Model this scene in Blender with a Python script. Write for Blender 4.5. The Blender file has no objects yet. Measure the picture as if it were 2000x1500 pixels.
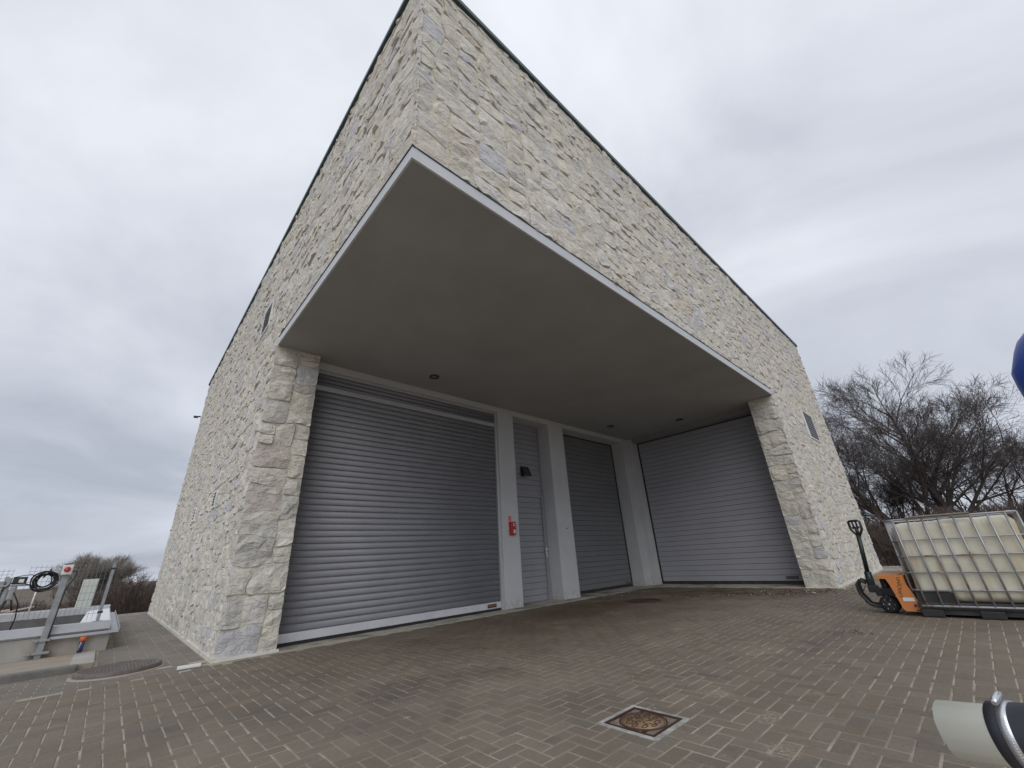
import bpy, bmesh, math, random
import numpy as np
from mathutils import Vector, Matrix, noise as mnoise
R = math.radians
rng = random.Random(7)
SC = bpy.context.scene
COL = SC.collection

# ------------------------------------------------------------------ camera
CF, CYAW, CPITCH, CROLL = 778.5607, 0.80828, 0.41055, -0.06069     # focal length in px of a 2000 px wide frame
CPOS = Vector((-1.1613, -2.3557, 0.96))
fw = Vector((math.cos(CPITCH)*math.cos(CYAW), math.cos(CPITCH)*math.sin(CYAW), math.sin(CPITCH)))
r0 = Vector((math.sin(CYAW), -math.cos(CYAW), 0)); u0 = r0.cross(fw)
rt = r0*math.cos(CROLL) + u0*math.sin(CROLL); up = -r0*math.sin(CROLL) + u0*math.cos(CROLL)
cam = bpy.data.cameras.new('camera'); camo = bpy.data.objects.new('camera', cam); COL.objects.link(camo)
cam.sensor_width = 36; cam.lens = CF/2000*36; cam.clip_start = 0.05; cam.clip_end = 3000
M = Matrix(((rt.x, up.x, -fw.x, CPOS.x), (rt.y, up.y, -fw.y, CPOS.y), (rt.z, up.z, -fw.z, CPOS.z), (0, 0, 0, 1)))
camo.matrix_world = M
SC.camera = camo
def proj(p):
    d = Vector(p) - CPOS; z = d.dot(fw)
    if z < 0.05: return None
    return (1000 + CF*d.dot(rt)/z, 750 - CF*d.dot(up)/z, z)
def area_px(pts):
    q = [proj(p) for p in pts]
    if any(a is None for a in q): return 0
    cx = sum(a[0] for a in q)/len(q); cy = sum(a[1] for a in q)/len(q)
    if not (-20 < cx < 2020 and -20 < cy < 1520): return 0
    s = 0
    for i in range(len(q)):
        a, b = q[i], q[(i+1) % len(q)]; s += a[0]*b[1] - a[1]*b[0]
    return abs(s)/2

# ------------------------------------------------------------------ world, sun, exposure
w = bpy.data.worlds.new('World'); SC.world = w; w.use_nodes = True
nt = w.node_tree; nt.nodes.clear(); N = nt.nodes; L = nt.links
out = N.new('ShaderNodeOutputWorld')
sky = N.new('ShaderNodeTexSky'); sky.sky_type = 'NISHITA'; sky.sun_disc = False
sky.sun_elevation = R(40); sky.sun_rotation = R(225)
bs = N.new('ShaderNodeBackground'); bs.inputs[1].default_value = 0.08; L.new(sky.outputs[0], bs.inputs[0])
tc = N.new('ShaderNodeTexCoord'); sep = N.new('ShaderNodeSeparateXYZ'); L.new(tc.outputs['Generated'], sep.inputs[0])
def mth(op, a, b=None, c=None):
    n = N.new('ShaderNodeMath'); n.operation = op
    for i, v in enumerate((a, b, c)):
        if v is None: continue
        if isinstance(v, (int, float)): n.inputs[i].default_value = v
        else: L.new(v, n.inputs[i])
    return n.outputs[0]
zc = mth('MAXIMUM', sep.outputs[2], 0.0); zd = mth('ADD', zc, 0.22)
comb = N.new('ShaderNodeCombineXYZ'); L.new(mth('DIVIDE', sep.outputs[0], zd), comb.inputs[0]); L.new(mth('DIVIDE', sep.outputs[1], zd), comb.inputs[1])
comb.inputs[2].default_value = 3.7
n1 = N.new('ShaderNodeTexNoise'); n1.inputs['Scale'].default_value = 1.0; n1.inputs['Detail'].default_value = 6; n1.inputs['Roughness'].default_value = 0.52
n1.inputs['Distortion'].default_value = 0.5; L.new(comb.outputs[0], n1.inputs['Vector'])
rp = N.new('ShaderNodeValToRGB'); L.new(n1.outputs[0], rp.inputs[0])
rp.color_ramp.elements[0].position = 0.33; rp.color_ramp.elements[0].color = (0.57, 0.60, 0.675, 1)
rp.color_ramp.elements[1].position = 0.62; rp.color_ramp.elements[1].color = (0.855, 0.885, 0.95, 1)
gr = N.new('ShaderNodeValToRGB'); L.new(zc, gr.inputs[0])
e = gr.color_ramp.elements; e[0].position = 0.0; e[0].color = (0.70, 0.73, 0.78, 1); e[1].position = 0.95; e[1].color = (1.12, 1.12, 1.12, 1)
m = gr.color_ramp.elements.new(0.22); m.color = (0.85, 0.865, 0.89, 1)
mx = N.new('ShaderNodeMix'); mx.data_type = 'RGBA'; mx.blend_type = 'MULTIPLY'; mx.inputs[0].default_value = 1
L.new(rp.outputs[0], mx.inputs[6]); L.new(gr.outputs[0], mx.inputs[7])
bc = N.new('ShaderNodeBackground'); bc.inputs[1].default_value = 1.0; L.new(mx.outputs[2], bc.inputs[0])
ms = N.new('ShaderNodeMixShader'); ms.inputs[0].default_value = 0.93
L.new(bs.outputs[0], ms.inputs[1]); L.new(bc.outputs[0], ms.inputs[2]); L.new(ms.outputs[0], out.inputs[0])
sl = bpy.data.lights.new('sun', 'SUN'); sl.energy = 1.1; sl.angle = R(50); sl.color = (1.0, 0.96, 0.90)
so = bpy.data.objects.new('sun', sl); COL.objects.link(so)
so.rotation_euler = Vector((0.707*math.cos(R(40)), 0.707*math.cos(R(40)), -math.sin(R(40)))).to_track_quat('-Z', 'Y').to_euler()
so.location = (-10, -10, 20)
SC.view_settings.view_transform = 'Standard'; SC.view_settings.look = 'None'
SC.view_settings.exposure = 0.0; SC.view_settings.gamma = 1.0; SC.view_settings.use_curve_mapping = False

# ------------------------------------------------------------------ materials
def mat(name, col, rough=0.7, metal=0.0, var=None, vscale=4.0, bump=0.0, bscale=30.0, tone=False, extra=None, spec=None, stretch=None, bdist=0.02, detail=4, cleft=0):
    """Principled material; var = second colour mixed by noise; tone = multiply by the 'tone' mesh attribute; extra(nodes) may add stains."""
    mt = bpy.data.materials.new(name); mt.use_nodes = True; t = mt.node_tree; b = t.nodes['Principled BSDF']
    b.inputs['Base Color'].default_value = (*col, 1); b.inputs['Roughness'].default_value = rough; b.inputs['Metallic'].default_value = metal
    if spec is not None: b.inputs['Specular IOR Level'].default_value = spec
    geo = t.nodes.new('ShaderNodeNewGeometry'); vec = geo.outputs['Position']
    if stretch:
        mp = t.nodes.new('ShaderNodeMapping'); mp.inputs['Scale'].default_value = stretch; t.links.new(vec, mp.inputs[0]); vec = mp.outputs[0]
    cur = None
    if tone:
        a = t.nodes.new('ShaderNodeAttribute'); a.attribute_name = 'tone'; cur = a.outputs['Color']
    if var is not None:
        n = t.nodes.new('ShaderNodeTexNoise'); n.inputs['Scale'].default_value = vscale; n.inputs['Detail'].default_value = detail; n.inputs['Roughness'].default_value = 0.6
        t.links.new(vec, n.inputs['Vector'])
        r = t.nodes.new('ShaderNodeValToRGB'); r.color_ramp.elements[0].position = 0.36; r.color_ramp.elements[1].position = 0.66
        r.color_ramp.elements[0].color = (*col, 1); r.color_ramp.elements[1].color = (*var, 1); t.links.new(n.outputs[0], r.inputs[0])
        if cur is None: cur = r.outputs[0]
        else:
            mm = t.nodes.new('ShaderNodeMix'); mm.data_type = 'RGBA'; mm.blend_type = 'MULTIPLY'; mm.inputs[0].default_value = 1
            t.links.new(cur, mm.inputs[6]); t.links.new(r.outputs[0], mm.inputs[7]); cur = mm.outputs[2]
    if extra: cur = extra(t, vec, cur, b)
    if cur is not None: t.links.new(cur, b.inputs['Base Color'])
    if cleft:
        mp2 = t.nodes.new('ShaderNodeMapping'); mp2.inputs['Scale'].default_value = (1, 1, 1.7); mp2.inputs['Rotation'].default_value = (.25, .2, 0); t.links.new(geo.outputs['Position'], mp2.inputs[0])
        cn = t.nodes.new('ShaderNodeTexNoise'); cn.inputs['Scale'].default_value = cleft; cn.inputs['Detail'].default_value = 3; cn.inputs['Roughness'].default_value = .55; cn.inputs['Distortion'].default_value = .6
        t.links.new(mp2.outputs[0], cn.inputs['Vector'])
        cr_ = t.nodes.new('ShaderNodeValToRGB'); el = cr_.color_ramp.elements; el[0].position = .36; el[0].color = (0, 0, 0, 1); el[1].position = .40; el[1].color = (.5, .5, .5, 1)
        for p_, v_ in ((.50, .58), (.525, .82), (.66, 1.0)): q_ = el.new(p_); q_.color = (v_, v_, v_, 1)
        t.links.new(cn.outputs[0], cr_.inputs[0]); cb_ = t.nodes.new('ShaderNodeBump'); cb_.inputs['Strength'].default_value = .75; cb_.inputs['Distance'].default_value = .026
        t.links.new(cr_.outputs[0], cb_.inputs['Height']); cleft_n = cb_.outputs[0]
    if bump:
        n = t.nodes.new('ShaderNodeTexNoise'); n.inputs['Scale'].default_value = bscale; n.inputs['Detail'].default_value = 5; n.inputs['Roughness'].default_value = 0.62
        t.links.new(vec, n.inputs['Vector'])
        bp = t.nodes.new('ShaderNodeBump'); bp.inputs['Strength'].default_value = bump; bp.inputs['Distance'].default_value = bdist
        if cleft: t.links.new(cleft_n, bp.inputs['Normal'])
        t.links.new(n.outputs[0], bp.inputs['Height']); t.links.new(bp.outputs[0], b.inputs['Normal'])
    return mt
def stain(t, vec, cur, col, scale, lo, hi, amt=1.0, detail=5, mask=None, seed=0.0, rough=0.6):
    """mix a stain colour in where a noise is high (optionally only inside a mask)"""
    mp = t.nodes.new('ShaderNodeMapping'); mp.inputs['Location'].default_value = (seed, seed*1.7, seed*0.6); t.links.new(vec, mp.inputs[0])
    n = t.nodes.new('ShaderNodeTexNoise'); n.inputs['Scale'].default_value = scale; n.inputs['Detail'].default_value = detail; n.inputs['Roughness'].default_value = rough
    t.links.new(mp.outputs[0], n.inputs['Vector'])
    mr = t.nodes.new('ShaderNodeMapRange'); mr.inputs[1].default_value = lo; mr.inputs[2].default_value = hi; mr.inputs[4].default_value = amt
    t.links.new(n.outputs[0], mr.inputs[0]); fac = mr.outputs[0]
    if mask is not None:
        k = t.nodes.new('ShaderNodeMath'); k.operation = 'MULTIPLY'; t.links.new(fac, k.inputs[0]); t.links.new(mask, k.inputs[1]); fac = k.outputs[0]
    mm = t.nodes.new('ShaderNodeMix'); mm.data_type = 'RGBA'; t.links.new(fac, mm.inputs[0])
    if cur is None: mm.inputs[6].default_value = (.5, .5, .5, 1)
    else: t.links.new(cur, mm.inputs[6])
    mm.inputs[7].default_value = (*col, 1); return mm.outputs[2]
def blob_mask(t, cx, cy, rx, ry, soft=0.5, ns=1.1):
    """soft elliptical spill on the ground, edge broken up by noise"""
    geo = t.nodes.new('ShaderNodeNewGeometry'); mp = t.nodes.new('ShaderNodeMapping'); mp.vector_type = 'POINT'
    mp.inputs['Location'].default_value = (-cx/rx, -cy/ry, 0); mp.inputs['Scale'].default_value = (1/rx, 1/ry, 0)
    nz = t.nodes.new('ShaderNodeTexNoise'); nz.inputs['Scale'].default_value = ns; nz.inputs['Detail'].default_value = 6; t.links.new(geo.outputs['Position'], nz.inputs['Vector'])
    t.links.new(geo.outputs['Position'], mp.inputs[0])
    ln = t.nodes.new('ShaderNodeVectorMath'); ln.operation = 'LENGTH'; t.links.new(mp.outputs[0], ln.inputs[0])
    ad = t.nodes.new('ShaderNodeMath'); ad.operation = 'MULTIPLY_ADD'; t.links.new(nz.outputs[0], ad.inputs[0]); ad.inputs[1].default_value = 1.2; t.links.new(ln.outputs['Value'], ad.inputs[2])
    mr = t.nodes.new('ShaderNodeMapRange'); mr.inputs[1].default_value = 1.6+soft*0.4; mr.inputs[2].default_value = 1.6-soft; t.links.new(ad.outputs[0], mr.inputs[0])
    return mr.outputs[0]

def splash(t, v, c):
    """mud splashed up from the paving, ragged upper edge"""
    sp_ = t.nodes.new('ShaderNodeSeparateXYZ'); t.links.new(v, sp_.inputs[0])
    mr = t.nodes.new('ShaderNodeMapRange'); mr.inputs[1].default_value = .30; mr.inputs[2].default_value = .0; t.links.new(sp_.outputs[2], mr.inputs[0])
    return stain(t, v, c, (0.30, 0.25, 0.19), 14, 0.42, 0.66, 0.65, mask=mr.outputs[0], seed=3.0)
def stone_extra(t, vec, cur, b):
    cur = stain(t, vec, cur, (0.64, 0.585, 0.46), 1.6, 0.52, 0.74, 0.40, seed=3.1)
    cur = stain(t, vec, cur, (0.52, 0.38, 0.24), 2.6, 0.64, 0.80, 0.5, seed=9.7)
    cur = stain(t, vec, cur, (0.80, 0.78, 0.73), 9.0, 0.55, 0.75, 0.55, seed=5.0)
    return cur
M_STONE = mat('rough_limestone', (1, 1, 1), 0.88, tone=True, var=(0.80, 0.80, 0.82), vscale=7, bump=0.6, bscale=34, bdist=0.016, extra=stone_extra, spec=0.25, cleft=7.0)
M_MORTAR = mat('cream_mortar', (0.60, 0.56, 0.43), 0.9, var=(0.68, 0.65, 0.54), vscale=9, bump=0.4, bscale=40)
M_PLASTER = mat('white_render', (0.52, 0.53, 0.545), 0.85, var=(0.565, 0.575, 0.585), vscale=1.3, bump=0.25, bscale=140, bdist=0.004, extra=lambda t, v, c, b: splash(t, v, c))
M_SOFFIT = mat('grey_soffit_render', (0.355, 0.355, 0.355), 0.9, var=(0.39, 0.39, 0.39), vscale=1.1, bump=0.6, bscale=90, bdist=0.006,
    extra=lambda t, v, c, b: stain(t, v, c, (0.31, 0.305, 0.30), 0.8, 0.45, 0.75, 0.7, seed=2.0))
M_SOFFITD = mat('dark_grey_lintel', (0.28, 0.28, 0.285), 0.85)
M_FASCIA = mat('pale_grey_fascia', (0.56, 0.58, 0.62), 0.7, var=(0.60, 0.62, 0.65), vscale=2, bump=0.2, bscale=120, bdist=0.004)
M_FLASH = mat('dark_roof_flashing', (0.05, 0.075, 0.078), 0.45, metal=0.3)
M_WSTRIP = mat('white_base_strip', (0.74, 0.73, 0.69), 0.6, var=(0.58, 0.55, 0.46), vscale=6)
M_SLAT = mat('grey_shutter_slat', (0.245, 0.249, 0.278), 0.55, metal=0.1, var=(0.268, 0.272, 0.30), vscale=2.5)
M_RAIL = mat('grey_aluminium_rail', (0.50, 0.51, 0.53), 0.45, metal=0.3)
M_BAR = mat('pale_aluminium_bar', (0.68, 0.69, 0.73), 0.4, metal=0.25, var=(0.60, 0.61, 0.64), vscale=5)
M_PANEL = mat('grey_sectional_panel', (0.355, 0.362, 0.405), 0.5, var=(0.38, 0.387, 0.43), vscale=1.5, bump=0.12, bscale=200, bdist=0.002)
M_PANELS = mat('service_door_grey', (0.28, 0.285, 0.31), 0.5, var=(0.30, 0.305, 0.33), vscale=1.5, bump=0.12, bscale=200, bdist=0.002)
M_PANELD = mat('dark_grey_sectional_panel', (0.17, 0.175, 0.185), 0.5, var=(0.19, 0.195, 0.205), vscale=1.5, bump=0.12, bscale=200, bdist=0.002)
M_BLACK = mat('black_rubber', (0.018, 0.018, 0.020), 0.6)
M_BLACKP = mat('black_plastic', (0.022, 0.022, 0.026), 0.5, var=(0.05, 0.048, 0.045), vscale=8)
M_VENTSHADE = mat('painted_vent_shade', (0.012, 0.012, 0.014), 0.8)  # near-black colour paints the shade between the vent slats
M_WHITE = mat('white_plastic', (0.75, 0.75, 0.74), 0.45)
M_VENT = mat('white_vent_metal', (0.80, 0.82, 0.85), 0.45)
M_RED = mat('red_plastic', (0.42, 0.025, 0.03), 0.4)
M_SIGNRED = mat('red_sign', (0.60, 0.05, 0.035), 0.5)
M_ORANGETXT = mat('orange_lettering', (0.55, 0.20, 0.06), 0.5)
M_GREYTXT = mat('grey_lettering', (0.35, 0.35, 0.36), 0.5)
def paver_extra(t, vec, cur, b):
    cur = stain(t, vec, cur, (0.28, 0.24, 0.19), 0.9, 0.50, 0.76, 0.45, seed=2.0)                 # dried sand film
    cur = stain(t, vec, cur, (0.085, 0.076, 0.066), 0.7, 0.52, 0.70, 0.42, seed=12.0)             # darker damp patches
    cur = stain(t, vec, cur, (0.36, 0.31, 0.24), 3.2, 0.66, 0.80, 0.6, seed=21.0)                  # sand spilled from joints
    mk = blob_mask(t, 5.6, 3.1, 4.4, 2.0, 0.9)
    cur = stain(t, vec, cur, (0.075, 0.047, 0.024), 1.3, 0.20, 0.50, 0.88, mask=mk, seed=4.0)        # brown soil trodden in before the doors
    mk2 = blob_mask(t, 9.2, 1.6, 1.6, 2.2, 0.7)
    cur = stain(t, vec, cur, (0.060, 0.036, 0.022), 2.2, 0.30, 0.60, 0.9, mask=mk2, seed=6.0)
    for (x, y, rx, ry) in ((0.56, 0.69, 0.035, 0.02), (0.61, 0.10, 0.03, 0.02), (2.15, 1.25, .04, .02)):
        mk3 = blob_mask(t, x, y, rx, ry, 0.5, 28)
        cur = stain(t, vec, cur, (0.42, 0.32, 0.18), 60, 0.3, 0.6, 0.85, mask=mk3)                  # small heaps of yellow sand
    mk4 = blob_mask(t, 2.22, -0.75, 0.12, 0.08, 0.6, 12)
    cur = stain(t, vec, cur, (0.46, 0.41, 0.34), 40, 0.44, 0.64, 0.7, mask=mk4)
    mk5 = blob_mask(t, 1.52, -1.33, 0.11, 0.09, 0.6, 12)
    cur = stain(t, vec, cur, (0.46, 0.41, 0.34), 40, 0.46, 0.66, 0.7, mask=mk5)
    mk6 = blob_mask(t, 1.95, -1.15, 0.12, 0.06, 0.6, 12)
    cur = stain(t, vec, cur, (0.44, 0.38, 0.31), 40, 0.46, 0.62, 0.8, mask=mk6)
    mk7 = blob_mask(t, 1.2, 1.25, 1.1, 0.30, 0.9)
    cur = stain(t, vec, cur, (0.055, 0.050, 0.050), 2.0, 0.35, 0.6, 0.55, mask=mk7)                 # tyre-dark band
    mk8 = blob_mask(t, 3.75, -0.55, 0.35, 0.22, 0.8, 4)
    cur = stain(t, vec, cur, (0.30, 0.25, 0.185), 9.0, 0.35, 0.6, 0.6, mask=mk8)
    mk9 = blob_mask(t, 4.6, -0.9, 1.3, 0.16, 0.8, 3)
    cur = stain(t, vec, cur, (0.075, 0.070, 0.068), 3.0, 0.35, 0.6, 0.6, mask=mk9)
    cur = stain(t, vec, cur, (0.10, 0.085, 0.068), 6.0, 0.58, 0.74, 0.5, seed=41.0)
    return cur
M_PAVER = mat('concrete_paver', (1, 1, 1), 0.8, tone=True, var=(0.84, 0.83, 0.82), vscale=55, bump=0.35, bscale=230, bdist=0.004, extra=paver_extra, spec=0.35)
M_SAND = mat('jointing_sand', (0.44, 0.385, 0.31), 0.95, var=(0.26, 0.225, 0.18), vscale=5.5, bump=0.3, bscale=300, bdist=0.003,
             extra=lambda t, v, c, b: stain(t, v, stain(t, v, c, (0.20, 0.172, 0.14), 0.55, 0.50, 0.64, 0.8, seed=31.0), (0.06, 0.045, 0.032), 1.1, 0.3, 0.55, 0.85, mask=blob_mask(t, 5.6, 3.1, 4.4, 2.0, 0.9)))
def thr_extra(t, v, c, b):
    c = stain(t, v, c, (0.12, 0.088, 0.058), 1.5, 0.50, 0.66, 0.85, seed=1.0)
    return stain(t, v, c, (0.05, 0.048, 0.05), 0.9, 0.55, 0.68, 0.8, seed=8.0)
M_THRESH = mat('concrete_threshold', (0.36, 0.335, 0.285), 0.85, var=(0.43, 0.40, 0.345), vscale=5, bump=0.3, bscale=80, bdist=0.006, extra=thr_extra)
M_CONC = mat('grey_concrete', (0.34, 0.33, 0.31), 0.9, var=(0.42, 0.405, 0.38), vscale=3, bump=0.3, bscale=90, bdist=0.005,
             extra=lambda t, v, c, b: stain(t, v, c, (0.27, 0.22, 0.165), 1.8, 0.52, 0.7, 0.7, seed=3.0))
M_SLAB = mat('sandy_concrete_slab', (0.27, 0.25, 0.22), 0.9, var=(0.34, 0.30, 0.25), vscale=2.5, bump=0.3, bscale=90, bdist=0.006,
             extra=lambda t, v, c, b: stain(t, v, c, (0.36, 0.27, 0.18), 1.5, 0.5, 0.68, 0.7, seed=5.0))
M_KERB = mat('dark_kerb', (0.14, 0.135, 0.125), 0.9, var=(0.20, 0.19, 0.175), vscale=6, bump=0.3, bscale=120)
M_ALU = mat('zinc_flashing', (0.43, 0.445, 0.48), 0.5, metal=0.3, var=(0.52, 0.535, 0.565), vscale=3)
M_GALV = mat('galvanised_steel', (0.38, 0.40, 0.41), 0.5, metal=0.5, var=(0.30, 0.32, 0.33), vscale=12)
M_LINING = mat('dark_basin_lining', (0.10, 0.10, 0.105), 0.6, var=(0.14, 0.14, 0.145), vscale=3)
M_SHEET = mat('white_sheet', (0.74, 0.76, 0.78), 0.5)
M_BLUEPIPE = mat('blue_plastic_pipe', (0.03, 0.05, 0.17), 0.45)
M_ORANGECAP = mat('orange_pipe_cap', (0.70, 0.15, 0.05), 0.5)
M_LID = mat('brown_iron_lid', (0.10, 0.085, 0.075), 0.6, metal=0.1, var=(0.15, 0.13, 0.115), vscale=14, bump=0.3, bscale=120, bdist=0.003)
M_RUST = mat('rusty_iron', (0.20, 0.13, 0.085), 0.5, metal=0.15, var=(0.36, 0.24, 0.13), vscale=9, bump=0.25, bscale=160, bdist=0.003)
M_RUSTD = mat('dark_rust_groove', (0.055, 0.027, 0.018), 0.55)
M_LIDSTONE = mat('pinkish_lid_infill', (0.27, 0.215, 0.175), 0.7, var=(0.20, 0.155, 0.125), vscale=40, bump=0.3, bscale=200, bdist=0.003)
M_CEMENT = mat('pale_cement_surround', (0.44, 0.44, 0.41), 0.9, var=(0.22, 0.205, 0.19), vscale=13, bump=0.3, bscale=150, bdist=0.004)
M_ORANGE = mat('orange_paint', (0.66, 0.235, 0.065), 0.45, var=(0.58, 0.22, 0.075), vscale=6,
               extra=lambda t, v, c, b: stain(t, v, c, (0.20, 0.12, 0.07), 11.0, 0.60, 0.74, 0.7, seed=6.0))
M_DKGREEN = mat('dark_green_paint', (0.012, 0.028, 0.026), 0.4)
M_GALVR = mat('rusting_cage_tube', (0.34, 0.35, 0.36), 0.45, metal=0.5, var=(0.42, 0.43, 0.44), vscale=9,
              extra=lambda t, v, c, b: stain(t, v, c, (0.25, 0.11, 0.035), 5.5, 0.58, 0.68, 0.9, seed=4.0))
def bottle_extra(t, v, c, b):
    mp = t.nodes.new('ShaderNodeMapping'); mp.inputs['Scale'].default_value = (5, 5, 0.7); t.links.new(v, mp.inputs[0])
    c = stain(t, mp.outputs[0], c, (0.48, 0.31, 0.09), 1.3, 0.50, 0.72, 0.8, seed=2.2)
    c = stain(t, v, c, (0.62, 0.56, 0.40), 1.8, 0.45, 0.7, 0.6, seed=7.0)
    return stain(t, v, c, (0.34, 0.29, 0.22), 7.0, 0.60, 0.78, 0.45, seed=17.0)
M_BOTTLE = mat('yellowed_white_plastic', (0.72, 0.69, 0.58), 0.45, var=(0.64, 0.61, 0.50), vscale=2.2, extra=bottle_extra)
M_BARK = mat('dark_bark', (0.050, 0.040, 0.036), 0.9, var=(0.075, 0.062, 0.055), vscale=5)
M_TWIG = mat('purple_brown_twigs', (0.090, 0.074, 0.074), 0.9, var=(0.12, 0.10, 0.097), vscale=2)
M_SHRUB = mat('brown_shrub_twigs', (0.088, 0.066, 0.062), 0.9, var=(0.135, 0.10, 0.088), vscale=0.8)
M_PALEHAZE = mat('pale_hazed_twigs', (0.27, 0.24, 0.215), 0.9, var=(0.32, 0.285, 0.25), vscale=0.8)  # pale twigs, lightened further to paint in distance haze
M_GROUND = mat('dead_grass_ground', (0.10, 0.080, 0.055), 0.95, var=(0.14, 0.105, 0.075), vscale=0.7, bump=0.5, bscale=8, bdist=0.1)
M_PIPE = mat('cream_plastic_pipe', (0.80, 0.80, 0.70), 0.4, var=(0.76, 0.76, 0.66), vscale=9)
M_HOSE = mat('dark_rubber_hose', (0.030, 0.032, 0.042), 0.5)
M_STEEL = mat('bright_steel_band', (0.62, 0.63, 0.66), 0.3, metal=0.8)
M_BLUE = mat('blue_plastic_tank', (0.028, 0.085, 0.40), 0.35)
M_WOOD = mat('weathered_board', (0.26, 0.20, 0.16), 0.9, var=(0.33, 0.27, 0.22), vscale=10)
M_RUBBLE = mat('pale_planks', (0.60, 0.57, 0.53), 0.8, var=(0.48, 0.33, 0.27), vscale=3)
M_WIRE = mat('fence_wire', (0.26, 0.28, 0.29), 0.5, metal=0.4)
M_LEAF = mat('brown_litter', (1, 1, 1), 0.9, tone=True)
M_GLASS = mat('lamp_lens', (0.40, 0.40, 0.41), 0.3)
M_CABINET = mat('pale_green_cabinet', (0.58, 0.63, 0.61), 0.6)

# ------------------------------------------------------------------ mesh builder and scene tree
class MB:
    def __init__(s): s.v = []; s.f = []; s.mi = []; s.tone = []; s.sm = []
    def add(s, vs, fs, mi=0, smooth=False, tone=None):
        o = len(s.v); s.v += [tuple(p) for p in vs]
        s.f += [tuple(o+i for i in f) for f in fs]; s.mi += [mi]*len(fs); s.sm += [smooth]*len(fs)
        s.tone += [tone or (1, 1, 1)]*len(vs); return s
    def box(s, a, b, mi=0, bev=0.0, rot=None, piv=None):
        x0, y0, z0 = (min(a[i], b[i]) for i in range(3)); x1, y1, z1 = (max(a[i], b[i]) for i in range(3))
        bev = min(bev, (x1-x0)*.45, (y1-y0)*.45, (z1-z0)*.45)
        if bev <= 0:
            vs = [(x0,y0,z0),(x1,y0,z0),(x1,y1,z0),(x0,y1,z0),(x0,y0,z1),(x1,y0,z1),(x1,y1,z1),(x0,y1,z1)]
            fs = [(0,3,2,1),(4,5,6,7),(0,1,5,4),(1,2,6,5),(2,3,7,6),(3,0,4,7)]
        else:
            bm = bmesh.new(); bmesh.ops.create_cube(bm, size=1)
            for v in bm.verts: v.co = Vector(((x0+x1)/2+v.co.x*(x1-x0), (y0+y1)/2+v.co.y*(y1-y0), (z0+z1)/2+v.co.z*(z1-z0)))
            bmesh.ops.bevel(bm, geom=bm.edges[:], offset=bev, segments=2, profile=0.6, affect='EDGES')
            bm.verts.index_update(); vs = [v.co.copy() for v in bm.verts]; fs = [[v.index for v in f.verts] for f in bm.faces]; bm.free()
        if rot is not None:
            p = Vector(piv) if piv is not None else Vector(((x0+x1)/2, (y0+y1)/2, (z0+z1)/2))
            vs = [p + rot @ (Vector(v)-p) for v in vs]
        return s.add(vs, fs, mi)
    def tube(s, pts, rad, n=8, mi=0, cap=True, smooth=True, closed=False):
        pts = [Vector(p) for p in pts]; k = len(pts); rads = rad if isinstance(rad, (list, tuple)) else [rad]*k
        vs = []; prev = None
        for i, p in enumerate(pts):
            if closed: d = pts[(i+1) % k]-pts[i-1]
            else: d = pts[min(i+1, k-1)]-pts[max(i-1, 0)]
            d.normalize()
            if prev is None:
                a = Vector((0,0,1)) if abs(d.z) < .9 else Vector((1,0,0)); n1 = d.cross(a).normalized()
            else:
                n1 = prev - d*prev.dot(d); n1 = n1.normalized() if n1.length > 1e-6 else d.orthogonal().normalized()
            prev = n1; n2 = d.cross(n1)
            for j in range(n):
                t = 2*math.pi*j/n; vs.append(p+(n1*math.cos(t)+n2*math.sin(t))*rads[i])
        fs = []
        for i in range(k if closed else k-1):
            for j in range(n):
                a = i*n+j; b = i*n+(j+1) % n; i2 = (i+1) % k; fs.append((a, b, i2*n+(j+1) % n, i2*n+j))
        s.add(vs, fs, mi, smooth)
        if cap and not closed:
            o = len(s.v)-len(vs); s.f += [tuple(o+j for j in range(n-1, -1, -1)), tuple(o+(k-1)*n+j for j in range(n))]; s.mi += [mi]*2; s.sm += [False]*2
        return s
    def lathe(s, prof, n=24, mi=0, org=(0,0,0), axis='z', smooth=True):
        o = Vector(org); vs = []; fs = []; k = len(prof)
        for r, h in prof:
            for j in range(n):
                t = 2*math.pi*j/n; c, sn = r*math.cos(t), r*math.sin(t)
                vs.append(o + (Vector((c, sn, h)) if axis == 'z' else Vector((h, c, sn)) if axis == 'x' else Vector((sn, h, c))))
        for i in range(k-1):
            for j in range(n): fs.append((i*n+j, i*n+(j+1) % n, (i+1)*n+(j+1) % n, (i+1)*n+j))
        fs.append(tuple(range(n-1, -1, -1))); fs.append(tuple((k-1)*n+j for j in range(n)))
        return s.add(vs, fs, mi, smooth)
    def prism(s, poly, lo, hi, axis, mi=0):
        """extrude a 2-D polygon along an axis ('x': poly in y,z; 'y': poly in x,z; 'z': poly in x,y)"""
        def P(p, h): return (h, p[0], p[1]) if axis == 'x' else (p[0], h, p[1]) if axis == 'y' else (p[0], p[1], h)
        n = len(poly); vs = [P(p, lo) for p in poly]+[P(p, hi) for p in poly]
        fs = [tuple(range(n-1, -1, -1)), tuple(range(n, 2*n))]+[(i, (i+1) % n, n+(i+1) % n, n+i) for i in range(n)]
        return s.add(vs, fs, mi)
    def quad(s, a, b, c, d, mi=0): return s.add([a, b, c, d], [(0, 1, 2, 3)], mi)
    def text(s, txt, size, mtx, mi=0):
        cu = bpy.data.curves.new('lettering', 'FONT'); cu.body = txt; cu.size = size; cu.align_x = 'CENTER'; cu.align_y = 'CENTER'; cu.extrude = 0.0008
        o = bpy.data.objects.new('lettering', cu); COL.objects.link(o)
        me = o.evaluated_get(bpy.context.evaluated_depsgraph_get()).to_mesh()
        s.add([mtx @ v.co for v in me.vertices], [tuple(p.vertices) for p in me.polygons], mi)
        bpy.data.objects.remove(o); bpy.data.curves.remove(cu); return s
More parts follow.
